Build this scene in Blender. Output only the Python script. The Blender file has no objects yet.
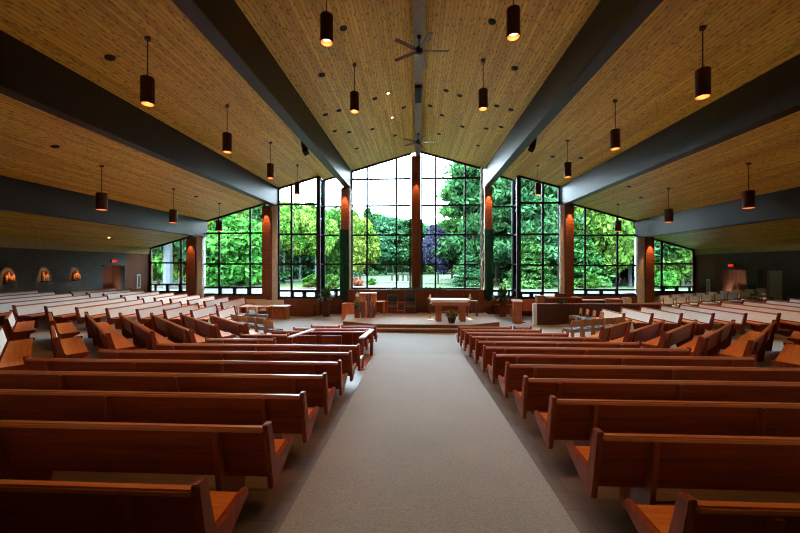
import bpy, bmesh, math, random
import numpy as np
from mathutils import Vector, Matrix
random.seed(7); rng = np.random.default_rng(11)
SC = bpy.context.scene; COL = SC.collection
R = math.radians
# ------------------------------------------------------------------ place
SLOPE = .076                     # rake of the nave floor
ALT = (0.1, 18.0)                # the wedges of the floor fall towards this point
FLAT = -.87                      # sanctuary floor
PLAT = -.57                      # platform top
RIDGE, PITCH, RX = 8.9, .29, .08
WEDGES = {'center': 0, 'left': 42, 'right': -42, 'farleft': 84, 'farright': -84}
def wedge_z(w, x, y):
    a = R(WEDGES[w]); nx, ny = math.sin(a), math.cos(a)
    return SLOPE * (-((x-ALT[0])*nx + (y-ALT[1])*ny) - 18)
def floor_z(x, y): return max(FLAT, max(wedge_z(w, x, y) for w in WEDGES))
def roof_z(x): return RIDGE - PITCH*abs(x-RX)
ORD = ['first','second','third','fourth','fifth','sixth','seventh','eighth','ninth','tenth','eleventh','twelfth','thirteenth','fourteenth']

# ------------------------------------------------------------------ materials
def newmat(n):
    m = bpy.data.materials.new(n); m.use_nodes = True
    nt = m.node_tree; b = nt.nodes['Principled BSDF']; return m, nt, b
def N(nt, t, **k):
    n = nt.nodes.new(t)
    for a, v in k.items(): setattr(n, a, v)
    return n
def ramp(nt, fac, stops):
    r = N(nt, 'ShaderNodeValToRGB'); e = r.color_ramp.elements
    while len(e) < len(stops): e.new(.5)
    for i, (p, c) in enumerate(stops): e[i].position = p; e[i].color = (*c, 1)
    nt.links.new(fac, r.inputs[0]); return r
def plain(n, c, rough=.5, metal=0, coat=0, var=.12, scale=6, emit=None, es=1):
    m, nt, b = newmat(n)
    tc = N(nt, 'ShaderNodeTexCoord'); nz = N(nt, 'ShaderNodeTexNoise'); nz.inputs['Scale'].default_value = scale
    nz.inputs['Detail'].default_value = 4
    nt.links.new(tc.outputs['Object'], nz.inputs['Vector'])
    r = ramp(nt, nz.outputs['Fac'], [(.3, tuple(v*(1-var) for v in c)), (.7, tuple(min(1, v*(1+var)) for v in c))])
    nt.links.new(r.outputs[0], b.inputs['Base Color'])
    b.inputs['Roughness'].default_value = rough; b.inputs['Metallic'].default_value = metal
    b.inputs['Coat Weight'].default_value = coat; b.inputs['Coat Roughness'].default_value = .15
    if emit: b.inputs['Emission Color'].default_value = (*emit, 1); b.inputs['Emission Strength'].default_value = es
    return m
def wood(n, dark, light, rough=.4, coat=.3, axis='X', scale=3.0):
    m, nt, b = newmat(n)
    tc = N(nt, 'ShaderNodeTexCoord'); mp = N(nt, 'ShaderNodeMapping')
    s = {'X': (.35, 9, 9), 'Y': (9, .35, 9), 'Z': (9, 9, .35)}[axis]
    mp.inputs['Scale'].default_value = s
    nt.links.new(tc.outputs['Object'], mp.inputs['Vector'])
    nz = N(nt, 'ShaderNodeTexNoise'); nz.inputs['Scale'].default_value = scale; nz.inputs['Detail'].default_value = 7
    nz.inputs['Distortion'].default_value = .6
    nt.links.new(mp.outputs[0], nz.inputs['Vector'])
    r = ramp(nt, nz.outputs['Fac'], [(.3, dark), (.7, light)])
    nt.links.new(r.outputs[0], b.inputs['Base Color'])
    b.inputs['Roughness'].default_value = rough; b.inputs['Coat Weight'].default_value = coat
    b.inputs['Coat Roughness'].default_value = .2
    return m
M = {}
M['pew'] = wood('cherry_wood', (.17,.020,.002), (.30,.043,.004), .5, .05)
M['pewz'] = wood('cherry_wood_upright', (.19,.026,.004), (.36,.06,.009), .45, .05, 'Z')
M['rail'] = wood('highlit_rail_wood', (.50,.115,.018), (.66,.18,.03), .3, .4)  # window highlight along the pew rails is put into a lighter base
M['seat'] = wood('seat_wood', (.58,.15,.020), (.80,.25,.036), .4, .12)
M['cream'] = plain('cream_upholstery', (.86,.84,.75), .75, var=.05, scale=30)
M['oak'] = wood('light_oak', (.36,.13,.030), (.52,.21,.055), .4, .2, 'Z')
M['orangewood'] = wood('orange_wood', (.44,.10,.016), (.62,.17,.03), .4, .2, 'Z')
M['darkwood'] = wood('dark_wood', (.10,.028,.010), (.17,.05,.018), .45, .2, 'Z')
M['panelwood'] = wood('panel_wood', (.15,.036,.008), (.24,.062,.014), .8, 0, 'Z', 2)
M['partwood'] = wood('partition_wood', (.075,.026,.010), (.12,.042,.016), .5, .1, 'Z')
M['bluefab'] = plain('blue_grey_fabric', (.16,.22,.26), .9)
M['greenfab'] = plain('green_leather', (.02,.09,.06), .5)
M['banner'] = plain('green_banner', (.016,.12,.065), .85, var=.3, scale=4)
M['beam'] = plain('beam_paint', (.026,.014,.007), .45, var=.15, scale=2)
M['ridgelit'] = plain('lit_ridge_paint', (.26,.23,.18), .5)  # light on the ridge beam's underside is put into this paler colour
M['frame'] = plain('black_steel', (.004,.005,.005), .6)
M['bronze'] = plain('bronze_metal', (.10,.032,.018), .45, .6)
M['black'] = plain('black_plastic', (.008,.007,.006), .75)
M['white'] = plain('white_linen', (.85,.84,.80), .8, var=.03)
M['gold'] = plain('brass', (.75,.45,.15), .3, 1)
M['concrete'] = plain('pale_concrete', (.78,.77,.70), .85, var=.12, scale=5)
M['trimc'] = plain('pale_pine_trim', (.50,.34,.13), .7)
M['leaf'] = plain('plant_leaf', (.04,.15,.04), .7, var=.5, scale=8)
M['dryleaf'] = plain('mum_leaf', (.22,.17,.02), .7, var=.5, scale=20)
M['pot'] = plain('dark_pot', (.05,.022,.015), .5)
M['glow'] = plain('lamp_glow', (.9,.6,.4), .5, emit=(1,.48,.20), es=5)
M['gloss'] = wood('pale_sheen_wood', (.55,.36,.22), (.70,.50,.34), .4, .3, 'Y')  # white sheen of the handrail tops is put into the pale colour
M['glowdim'] = plain('downlight_glow', (.9,.7,.5), .5, emit=(1,.72,.42), es=7)
M['exitred'] = plain('exit_red', (.5,.02,.02), .5, emit=(1,.03,.02), es=.7)
M['exitbox'] = plain('exit_box', (.09,.012,.010), .5)
M['relief'] = plain('relief_clay', (.75,.42,.2), .7, var=.25, scale=14)
M['doorcream'] = plain('cream_door', (.42,.38,.26), .6)
M['glasswhite'] = plain('white_frame', (.6,.55,.45), .6)
def carpet(n, c):
    m, nt, b = newmat(n); tc = N(nt, 'ShaderNodeTexCoord')
    a = N(nt, 'ShaderNodeTexNoise'); a.inputs['Scale'].default_value = 55; a.inputs['Detail'].default_value = 3
    l = N(nt, 'ShaderNodeTexNoise'); l.inputs['Scale'].default_value = 1.2
    nt.links.new(tc.outputs['Object'], a.inputs['Vector']); nt.links.new(tc.outputs['Object'], l.inputs['Vector'])
    mx = N(nt, 'ShaderNodeMath', operation='MULTIPLY_ADD'); mx.inputs[1].default_value = .25
    nt.links.new(l.outputs['Fac'], mx.inputs[0]); nt.links.new(a.outputs['Fac'], mx.inputs[2])
    r = ramp(nt, mx.outputs[0], [(.45, tuple(v*.72 for v in c)), (.8, tuple(v*1.2 for v in c))])
    nt.links.new(r.outputs[0], b.inputs['Base Color']); b.inputs['Roughness'].default_value = .95
    b.inputs['Sheen Weight'].default_value = .7; b.inputs['Sheen Roughness'].default_value = .45
    bp = N(nt, 'ShaderNodeBump'); bp.inputs['Strength'].default_value = .25; bp.inputs['Distance'].default_value = .01
    nt.links.new(a.outputs['Fac'], bp.inputs['Height']); nt.links.new(bp.outputs[0], b.inputs['Normal']); return m
M['carpet'] = carpet('aisle_carpet', (.28,.225,.155))
def tiles():
    m, nt, b = newmat('pew_floor_tile'); tc = N(nt, 'ShaderNodeTexCoord')
    br = N(nt, 'ShaderNodeTexBrick'); br.inputs['Scale'].default_value = 1
    br.inputs['Brick Width'].default_value = .6; br.inputs['Row Height'].default_value = .3
    br.inputs['Mortar Size'].default_value = .004
    br.inputs['Color1'].default_value = (.15,.105,.075,1); br.inputs['Color2'].default_value = (.19,.135,.095,1)
    br.inputs['Mortar'].default_value = (.09,.06,.045,1)
    nt.links.new(tc.outputs['Object'], br.inputs['Vector']); nt.links.new(br.outputs['Color'], b.inputs['Base Color'])
    b.inputs['Roughness'].default_value = .45; return m
M['tile'] = tiles()
def planks():
    # knotty boards running along Y
    m, nt, b = newmat('knotty_pine_boards'); tc = N(nt, 'ShaderNodeTexCoord'); sp = N(nt, 'ShaderNodeSeparateXYZ')
    nt.links.new(tc.outputs['Object'], sp.inputs[0])
    d = N(nt, 'ShaderNodeMath', operation='DIVIDE'); d.inputs[1].default_value = .105
    nt.links.new(sp.outputs['X'], d.inputs[0])
    fl = N(nt, 'ShaderNodeMath', operation='FLOOR'); fr = N(nt, 'ShaderNodeMath', operation='FRACT')
    nt.links.new(d.outputs[0], fl.inputs[0]); nt.links.new(d.outputs[0], fr.inputs[0])
    # board ends: shift each row, cut every 3.6 m
    wn0 = N(nt, 'ShaderNodeTexWhiteNoise', noise_dimensions='1D'); nt.links.new(fl.outputs[0], wn0.inputs['W'])
    ya = N(nt, 'ShaderNodeMath', operation='MULTIPLY_ADD'); ya.inputs[1].default_value = 3.6
    nt.links.new(wn0.outputs['Value'], ya.inputs[0]); nt.links.new(sp.outputs['Y'], ya.inputs[2])
    yd = N(nt, 'ShaderNodeMath', operation='DIVIDE'); yd.inputs[1].default_value = 3.6; nt.links.new(ya.outputs[0], yd.inputs[0])
    yf = N(nt, 'ShaderNodeMath', operation='FLOOR'); nt.links.new(yd.outputs[0], yf.inputs[0])
    cb = N(nt, 'ShaderNodeCombineXYZ'); nt.links.new(fl.outputs[0], cb.inputs[0]); nt.links.new(yf.outputs[0], cb.inputs[1])
    wn = N(nt, 'ShaderNodeTexWhiteNoise', noise_dimensions='3D'); nt.links.new(cb.outputs[0], wn.inputs['Vector'])
    r = ramp(nt, wn.outputs['Value'], [(0, (.62,.37,.035)), (.35, (.73,.46,.045)), (.7, (.80,.52,.055)), (1, (.88,.61,.08))])
    # grain
    mp = N(nt, 'ShaderNodeMapping'); mp.inputs['Scale'].default_value = (30, 1.2, 1)
    nt.links.new(tc.outputs['Object'], mp.inputs['Vector'])
    g = N(nt, 'ShaderNodeTexNoise'); g.inputs['Scale'].default_value = 1.5; g.inputs['Detail'].default_value = 5
    nt.links.new(mp.outputs[0], g.inputs['Vector'])
    gr = ramp(nt, g.outputs['Fac'], [(.3, (.72,.66,.6)), (.65, (1.0,1.0,1.0))])
    m1 = N(nt, 'ShaderNodeMix', data_type='RGBA', blend_type='MULTIPLY'); m1.inputs[0].default_value = .8
    nt.links.new(r.outputs[0], m1.inputs[6]); nt.links.new(gr.outputs[0], m1.inputs[7])
    # knots
    mk = N(nt, 'ShaderNodeMapping'); mk.inputs['Scale'].default_value = (10, 3.0, 1)
    of = N(nt, 'ShaderNodeMath', operation='MULTIPLY'); of.inputs[1].default_value = 37.0; nt.links.new(wn0.outputs['Value'], of.inputs[0])
    cv = N(nt, 'ShaderNodeCombineXYZ'); nt.links.new(of.outputs[0], cv.inputs[1]); va = N(nt, 'ShaderNodeVectorMath', operation='ADD')
    nt.links.new(tc.outputs['Object'], va.inputs[0]); nt.links.new(cv.outputs[0], va.inputs[1]); nt.links.new(va.outputs[0], mk.inputs['Vector'])
    v = N(nt, 'ShaderNodeTexVoronoi'); v.inputs['Scale'].default_value = 1; v.inputs['Randomness'].default_value = 1
    v.voronoi_dimensions = '2D'
    nt.links.new(mk.outputs[0], v.inputs['Vector'])
    kr = ramp(nt, v.outputs['Distance'], [(.08, (.22,.14,.08)), (.20, (1,1,1))])
    m2 = N(nt, 'ShaderNodeMix', data_type='RGBA', blend_type='MULTIPLY'); m2.inputs[0].default_value = .85
    nt.links.new(m1.outputs[2], m2.inputs[6]); nt.links.new(kr.outputs[0], m2.inputs[7])
    # joint between boards
    jl = N(nt, 'ShaderNodeMath', operation='LESS_THAN'); jl.inputs[1].default_value = .09; nt.links.new(fr.outputs[0], jl.inputs[0])
    m3 = N(nt, 'ShaderNodeMix', data_type='RGBA'); nt.links.new(jl.outputs[0], m3.inputs[0])
    nt.links.new(m2.outputs[2], m3.inputs[6]); m3.inputs[7].default_value = (.24,.13,.03,1)
    nt.links.new(m3.outputs[2], b.inputs['Base Color']); b.inputs['Roughness'].default_value = .5
    return m
M['ceil'] = planks()
def blocks(n, c1, c2, mo, w, h, plane='YZ'):
    m, nt, b = newmat(n); tc = N(nt, 'ShaderNodeTexCoord'); sp = N(nt, 'ShaderNodeSeparateXYZ'); cb = N(nt, 'ShaderNodeCombineXYZ')
    nt.links.new(tc.outputs['Object'], sp.inputs[0])
    ad = N(nt, 'ShaderNodeMath', operation='ADD'); nt.links.new(sp.outputs['X'], ad.inputs[0]); nt.links.new(sp.outputs['Y'], ad.inputs[1])
    nt.links.new(ad.outputs[0], cb.inputs[0]); nt.links.new(sp.outputs['Z'], cb.inputs[1])
    br = N(nt, 'ShaderNodeTexBrick'); br.inputs['Scale'].default_value = 1
    br.inputs['Brick Width'].default_value = w; br.inputs['Row Height'].default_value = h; br.inputs['Mortar Size'].default_value = .008
    br.inputs['Color1'].default_value = (*c1,1); br.inputs['Color2'].default_value = (*c2,1); br.inputs['Mortar'].default_value = (*mo,1)
    nt.links.new(cb.outputs[0], br.inputs['Vector']); nt.links.new(br.outputs['Color'], b.inputs['Base Color'])
    bp = N(nt, 'ShaderNodeBump'); bp.inputs['Strength'].default_value = .4; bp.inputs['Distance'].default_value = .01
    bp.invert = True
    nt.links.new(br.outputs['Fac'], bp.inputs['Height']); nt.links.new(bp.outputs[0], b.inputs['Normal'])
    b.inputs['Roughness'].default_value = .8; return m
M['block'] = blocks('grey_block', (.085,.083,.072), (.11,.105,.09), (.06,.06,.055), .4, .2)
M['brick'] = blocks('brown_brick', (.22,.058,.020), (.28,.085,.032), (.11,.045,.022), .24, .08)
def glassmat():
    m, nt, b = newmat('window_glass'); nt.nodes.remove(b)
    out = nt.nodes['Material Output']; t = N(nt, 'ShaderNodeBsdfTransparent'); t.inputs[0].default_value = (.93,.97,.97,1)
    g = N(nt, 'ShaderNodeBsdfGlossy'); g.inputs['Roughness'].default_value = .02
    f = N(nt, 'ShaderNodeFresnel'); f.inputs['IOR'].default_value = 1.35; mx = N(nt, 'ShaderNodeMixShader')
    nt.links.new(f.outputs[0], mx.inputs[0]); nt.links.new(t.outputs[0], mx.inputs[1]); nt.links.new(g.outputs[0], mx.inputs[2])
    nt.links.new(mx.outputs[0], out.inputs[0]); return m
M['glass'] = glassmat()
def foliage(n, dark, light, trans=.35):
    f = lambda c, k: tuple((v*.85+.15*sum(c)/3)*k for v in c)
    dark = f(dark, .34); light = f(light, .36)
    m, nt, b = newmat(n); nt.nodes.remove(b); out = nt.nodes['Material Output']
    tc = N(nt, 'ShaderNodeTexCoord'); nz = N(nt, 'ShaderNodeTexNoise'); nz.inputs['Scale'].default_value = .9; nz.inputs['Detail'].default_value = 6
    nz.inputs['Roughness'].default_value = .75
    nt.links.new(tc.outputs['Object'], nz.inputs['Vector'])
    r = ramp(nt, nz.outputs['Fac'], [(.36, dark), (.66, light)])
    oi = N(nt, 'ShaderNodeObjectInfo'); hs = N(nt, 'ShaderNodeHueSaturation')
    mr = N(nt, 'ShaderNodeMapRange'); mr.inputs['To Min'].default_value = .7; mr.inputs['To Max'].default_value = 1.25
    ge = N(nt, 'ShaderNodeNewGeometry'); m2 = N(nt, 'ShaderNodeMapRange'); m2.inputs['To Min'].default_value = .35; m2.inputs['To Max'].default_value = 1.9
    nt.links.new(ge.outputs['Random Per Island'], m2.inputs[0]); mu = N(nt, 'ShaderNodeMath', operation='MULTIPLY')
    h2 = N(nt, 'ShaderNodeMapRange'); h2.inputs['To Min'].default_value = .475; h2.inputs['To Max'].default_value = .52
    nt.links.new(oi.outputs['Random'], h2.inputs[0]); nt.links.new(h2.outputs[0], hs.inputs['Hue'])
    nt.links.new(oi.outputs['Random'], mr.inputs[0]); nt.links.new(mr.outputs[0], mu.inputs[0]); nt.links.new(m2.outputs[0], mu.inputs[1]); nt.links.new(mu.outputs[0], hs.inputs['Value']); nt.links.new(r.outputs[0], hs.inputs['Color'])
    d = N(nt, 'ShaderNodeBsdfDiffuse'); t = N(nt, 'ShaderNodeBsdfTranslucent'); mx = N(nt, 'ShaderNodeMixShader'); mx.inputs[0].default_value = trans
    nt.links.new(hs.outputs[0], d.inputs[0]); nt.links.new(hs.outputs[0], t.inputs[0])
    nt.links.new(d.outputs[0], mx.inputs[1]); nt.links.new(t.outputs[0], mx.inputs[2]); nt.links.new(mx.outputs[0], out.inputs[0]); return m
M['f_green'] = foliage('leaves_green', (.03,.22,.02), (.22,.62,.07))
M['f_yellow'] = foliage('leaves_yellow_green', (.08,.34,.02), (.50,.68,.07))
M['f_conifer'] = foliage('needles_blue_green', (.015,.11,.04), (.13,.42,.14), .2)
M['f_pine'] = foliage('needles_green', (.025,.16,.03), (.20,.52,.10), .25)
M['f_purple'] = foliage('leaves_purple', (.05,.045,.11), (.17,.15,.30), .2)
M['f_red'] = foliage('flowers_red', (.35,.05,.03), (.8,.25,.12), .3)
M['bark'] = wood('bark', (.03,.022,.015), (.07,.055,.04), .9, 0, 'Z')
M['palebark'] = plain('pale_bark', (.07,.085,.095), .9, var=.25, scale=3)
def grass():
    m, nt, b = newmat('lawn_grass'); tc = N(nt, 'ShaderNodeTexCoord')
    nz = N(nt, 'ShaderNodeTexNoise'); nz.inputs['Scale'].default_value = .35; nz.inputs['Detail'].default_value = 8
    nt.links.new(tc.outputs['Object'], nz.inputs['Vector'])
    r = ramp(nt, nz.outputs['Fac'], [(.35, (.012,.036,.002)), (.65, (.024,.056,.003))])
    nt.links.new(r.outputs[0], b.inputs['Base Color']); b.inputs['Roughness'].default_value = .9; return m
M['grass'] = grass()
M['path'] = plain('path_gravel', (.06,.06,.07), .9, var=.1)
M['mulch'] = plain('mulch', (.075,.032,.017), .95, var=.3, scale=3)

for k_, v_ in (('pew',.22),('pewz',.25),('beam',.35),('seat',.3)): M[k_].node_tree.nodes['Principled BSDF'].inputs['Specular IOR Level'].default_value = v_
# ------------------------------------------------------------------ mesh helpers
class MB:
    def __init__(s): s.bm = bmesh.new()
    def box(s, x0, x1, y0, y1, z0, z1, mat=None):
        vs = [s.bm.verts.new(p) for p in [(x0,y0,z0),(x1,y0,z0),(x1,y1,z0),(x0,y1,z0),(x0,y0,z1),(x1,y0,z1),(x1,y1,z1),(x0,y1,z1)]]
        if mat is not None:
            for v in vs: v.co = mat @ v.co
        for f in [(3,2,1,0),(4,5,6,7),(0,1,5,4),(1,2,6,5),(2,3,7,6),(3,0,4,7)]: s.bm.faces.new([vs[i] for i in f])
        return s
    def hexa(s, pts):
        vs = [s.bm.verts.new(p) for p in pts]
        for f in [(3,2,1,0),(4,5,6,7),(0,1,5,4),(1,2,6,5),(2,3,7,6),(3,0,4,7)]: s.bm.faces.new([vs[i] for i in f])
        return s
    def prism(s, poly, axis, a, b):
        # polygon in the two other axes, extruded along axis from a to b
        def P(p, t): return {'x': (t, p[0], p[1]), 'y': (p[0], t, p[1]), 'z': (p[0], p[1], t)}[axis]
        A = [s.bm.verts.new(P(p, a)) for p in poly]; B = [s.bm.verts.new(P(p, b)) for p in poly]
        n = len(poly); s.bm.faces.new(A[::-1]); s.bm.faces.new(B)
        for i in range(n): s.bm.faces.new([A[i], A[(i+1)%n], B[(i+1)%n], B[i]])
        return s
    def lathe(s, prof, seg=20, c=(0,0), cap=True):
        rings = []
        for r, z in prof:
            rings.append([s.bm.verts.new((c[0]+r*math.cos(2*math.pi*i/seg), c[1]+r*math.sin(2*math.pi*i/seg), z)) for i in range(seg)])
        for a, b in zip(rings, rings[1:]):
            for i in range(seg): s.bm.faces.new([a[i], a[(i+1)%seg], b[(i+1)%seg], b[i]])
        if cap: s.bm.faces.new(rings[0][::-1]); s.bm.faces.new(rings[-1])
        return s
    def tube(s, p, q, r, r2=None, seg=10):
        p = Vector(p); q = Vector(q); r2 = r if r2 is None else r2
        d = (q-p).normalized(); u = d.orthogonal().normalized(); v = d.cross(u)
        A, B = [], []
        for i in range(seg):
            t = 2*math.pi*i/seg; o = u*math.cos(t)+v*math.sin(t)
            A.append(s.bm.verts.new(p+o*r)); B.append(s.bm.verts.new(q+o*r2))
        for i in range(seg): s.bm.faces.new([A[i], A[(i+1)%seg], B[(i+1)%seg], B[i]])
        s.bm.faces.new(A[::-1]); s.bm.faces.new(B); return s
    def build(s, name, mat, parent=None, bevel=0, smooth=False, loc=None):
        if bevel:
            bmesh.ops.bevel(s.bm, geom=s.bm.edges[:], offset=bevel, segments=2, affect='EDGES', clamp_overlap=True)
        bmesh.ops.recalc_face_normals(s.bm, faces=s.bm.faces[:])
        me = bpy.data.meshes.new(name); s.bm.to_mesh(me); s.bm.free()
        me.materials.append(M[mat] if isinstance(mat, str) else mat)
        if smooth:
            for p in me.polygons: p.use_smooth = True
        o = bpy.data.objects.new(name, me); COL.objects.link(o)
        if parent is not None: o.parent = parent
        if loc: o.location = loc
        return o
def tag(o, label=None, cat=None, group=None, kind=None):
    if label: o['label'] = label
    if cat: o['category'] = cat
    if group: o['group'] = group
    if kind: o['kind'] = kind
    return o
def thing(name, label, cat, loc=(0,0,0), rz=0, group=None):
    o = bpy.data.objects.new(name, None); COL.objects.link(o); o.empty_display_size = .2
    o.location = loc; o.rotation_euler = (0, 0, rz); return tag(o, label, cat, group)
def struct(mb, name, mat, label=None, parent=None):
    o = mb.build(name, mat, parent)
    if parent is None: tag(o, label, None, None, 'structure')
    return o
def copy_tree(o, parent=None):
    c = o.copy(); COL.objects.link(c)
    if parent is not None: c.parent = parent
    for ch in o.children: copy_tree(ch, c)
    return c

# ------------------------------------------------------------------ room shell
WL, WR, YB = -19.3, 19.9, -5.0
# nave floor: carpet on raked wedges
def build_floor():
    nx, ny = 160, 130; xs = np.linspace(WL-.1, WR+.1, nx); ys = np.linspace(YB-.1, 27.0, ny)
    V = [(x, y, floor_z(x, y)) for y in ys for x in xs]
    F = [(j*nx+i, j*nx+i+1, (j+1)*nx+i+1, (j+1)*nx+i) for j in range(ny-1) for i in range(nx-1)]
    me = bpy.data.meshes.new('floor'); me.from_pydata(V, [], F); me.materials.append(M['carpet'])
    o = bpy.data.objects.new('floor', me); COL.objects.link(o); tag(o, 'grey-beige carpet of aisles and sanctuary', None, None, 'structure')
build_floor()
def tile_zone(w, poly, label):
    mb = MB(); e = .006
    A = [mb.bm.verts.new((x, y, wedge_z(w, x, y)-.02)) for x, y in poly]; B = [mb.bm.verts.new((x, y, wedge_z(w, x, y)+e)) for x, y in poly]
    n = len(poly); mb.bm.faces.new(A[::-1]); mb.bm.faces.new(B)
    for i in range(n): mb.bm.faces.new([A[i], A[(i+1)%n], B[(i+1)%n], B[i]])
    o = mb.build('floor_tiles', 'tile'); tag(o, label, None, None, 'structure')
tile_zone('center', [(-1.10,-4.8),(-1.14,2.9),(-1.36,12.4),(-3.3,12.4),(-9.4,0),(-9.4,-4.8)], 'brown tile floor under the pews left of the aisle')
tile_zone('center', [(1.28,-4.8),(1.34,2.9),(1.52,12.8),(3.4,12.8),(9.5,0),(9.5,-4.8)], 'brown tile floor under the pews right of the aisle')
def ddir(s, k): return (-.743*s*k, .669*k)
# ceiling: one slab per bay, each ending just past its window wall
BEAMS = {'L1': (-4.33,-3.95), 'L2': (-8.43,-8.05), 'L3': (-13.98,-13.58), 'R1': (4.0,4.38), 'R2': (8.22,8.60), 'R3': (13.95,14.35)}
BAYS = [(WL-.3,-13.9,25.2), (-13.9,-8.4,22.8), (-8.4,-5.7,20.7), (-5.7,RX,21.7), (RX,5.85,22.2), (5.85,8.6,21.2), (8.6,14.3,23.8), (14.3,WR+.3,26.9)]
ROOFP = [[(WL-.3,YB-.3),(-14.2,YB-.3),(-14.2,22.5),(-15.75,25.1),(WL-.3,25.1)],
         [(-14.2,YB-.3),(-8.25,YB-.3),(-8.25,20.5),(-9.3,22.7),(-14.2,22.7)],
         [(-8.25,YB-.3),(-5.7,YB-.3),(-5.7,20.6),(-8.25,20.6)],
         [(-5.7,YB-.3),(RX,YB-.3),(RX,21.6),(-5.7,21.6)],
         [(RX,YB-.3),(5.85,YB-.3),(5.85,22.05),(4.4,22.05),(4.2,21.6),(RX,21.6)],
         [(5.85,YB-.3),(8.38,YB-.3),(8.38,21.05),(5.85,21.05)],
         [(8.38,YB-.3),(14.35,YB-.3),(14.35,23.7),(9.5,23.7),(8.38,20.9)],
         [(14.35,YB-.3),(WR+.3,YB-.3),(WR+.3,26.8),(16.3,26.8),(14.35,23.4)]]
mb = MB()
def roof_prism(mb, poly, t0, t1):
    A = [mb.bm.verts.new((x,y,roof_z(x)+t0)) for x,y in poly]; B = [mb.bm.verts.new((x,y,roof_z(x)+t1)) for x,y in poly]
    k = len(poly); mb.bm.faces.new(A[::-1]); mb.bm.faces.new(B)
    for i in range(k): mb.bm.faces.new([A[i],A[(i+1)%k],B[(i+1)%k],B[i]])
for p in ROOFP: roof_prism(mb, p, 0, .35)
struct(mb, 'ceiling', 'ceil', 'knotty pine board ceiling')
# walls
mb = MB().box(WL-.3, WL, YB-.3, 21.0, -1.6, 3.0).box(WL-.3, WL, 22.65, 22.75, -1.6, 3.0).box(WL-.3, WL, 21.0, 22.65, 2.05, 3.0)
struct(mb, 'wall_left', 'block', 'grey block side wall')
mb = MB().box(WL-.3, WL, 22.75, 25.1, -1.6, 3.0).box(WL-1.0, WL-.9, 20.8, 22.9, -1.6, 2.2)
mb.box(WL-.9, WL-.3, 20.85, 20.99, -1.6, 2.2).box(WL-.9, WL-.3, 22.66, 22.8, -1.6, 2.2).box(WL-.9, WL-.3, 20.9, 22.75, 2.06, 2.2).box(WL-.9, WL-.3, 20.9, 22.75, -1.6, -1.3)
struct(mb, 'wall_left_wood', 'panelwood', 'brown wood panelled end of the side wall')
struct(MB().box(WL-.28, WL+.04, YB, 25.0, 2.85, 3.4), 'trim_1', 'trimc', 'pale band above the wall')
mb = MB().box(WR, WR+.3, YB-.3, 20.4, -1.6, 3.0).box(WR, WR+.3, 21.22, 21.3, -1.6, 3.0).box(WR, WR+.3, 20.4, 21.22, 1.72, 3.0)
mb.box(WR-.0, WR+.3, 21.8, 22.5, -1.6, 3.0).box(WR, WR+.3, 21.3, 21.8, 1.75, 3.0).box(WR, WR+.3, 22.5, 24.2, 1.75, 3.0)
struct(mb, 'wall_right', 'block', 'grey block side wall')
mb = MB().box(WR, WR+.3, 24.2, 26.8, -1.6, 3.0).box(WR+.9, WR+1.0, 21.2, 24.4, -1.6, 1.9)
mb.box(WR+.3, WR+.9, 21.2, 24.35, -1.6, -.2).box(WR+.3, WR+.9, 24.21, 24.35, -1.6, 1.9).box(WR+.3, WR+.9, 21.2, 21.29, -1.6, 1.9).box(WR+.3, WR+.9, 21.25, 24.3, 1.76, 1.9)
struct(mb, 'wall_right_wood', 'panelwood', 'brown wood panelled end of the side wall')
struct(MB().box(WR-.04, WR+.28, YB, 26.7, 2.80, 3.3), 'trim_2', 'trimc', 'pale band above the wall')
mb = MB()
for x0, x1, y1 in BAYS:
    mb.hexa([(x0,YB-.3,-1),(x1,YB-.3,-1),(x1,YB,-1),(x0,YB,-1),(x0,YB-.3,roof_z(x0)+.1),(x1,YB-.3,roof_z(x1)+.1),(x1,YB,roof_z(x1)+.1),(x0,YB,roof_z(x0)+.1)])
struct(mb, 'wall_back', 'block', 'grey block rear wall')
# sills below the windows and return walls between the bays
SILL = .10
mb = MB()
for x0, x1, y0, z1 in [(WL-.1,-15.7,24.7,SILL),(-13.73,-9.2,22.3,SILL),(-8.07,-5.6,20.25,SILL),(-5.7,-4.0,21.25,SILL),(4.3,5.9,21.7,SILL),(5.75,8.11,20.7,SILL),(9.4,13.95,23.3,SILL),(16.2,WR+.1,26.4,SILL)]:
    mb.box(x0, x1, y0, y0+.3, -1.6, z1)
mb.box(-4.1, 4.4, 21.25, 21.5, -1.6, .6)
mb.box(-5.78,-5.6,20.3,21.5,-1.6,SILL).box(5.75,5.93,20.8,22.0,-1.6,SILL)
struct(mb, 'wall_front', 'brick', 'brown brick sill wall below the windows')
mb = MB()
def ret(x0, x1, y0, y1): mb.hexa([(x0,y0,-1.6),(x1,y0,-1.6),(x1,y1,-1.6),(x0,y1,-1.6),(x0,y0,roof_z(x0)+.05),(x1,y0,roof_z(x1)+.05),(x1,y1,roof_z(x1)+.05),(x0,y1,roof_z(x0)+.05)])
def slant(xa, ya, xb, yb, th=.12):
    d = Vector((xb-xa, yb-ya, 0)).normalized(); n = Vector((d.y,-d.x,0))*th/2; P = []
    for x, y, sg in ((xa,ya,1),(xb,yb,1),(xb,yb,-1),(xa,ya,-1)): P.append((x+n.x*sg, y+n.y*sg))
    mb.hexa([(x,y,-1.6) for x,y in P] + [(x,y,roof_z(x)+.05) for x,y in P])
slant(-8.45,20.55,-9.25,22.4); slant(-14.35,22.5,-15.8,24.85); slant(8.45,20.9,9.45,23.4); slant(14.45,23.5,16.3,26.5); slant(4.32,21.55,4.42,21.95)
struct(mb, 'wall_returns', 'brick', 'short brick walls between the window bays')

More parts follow.
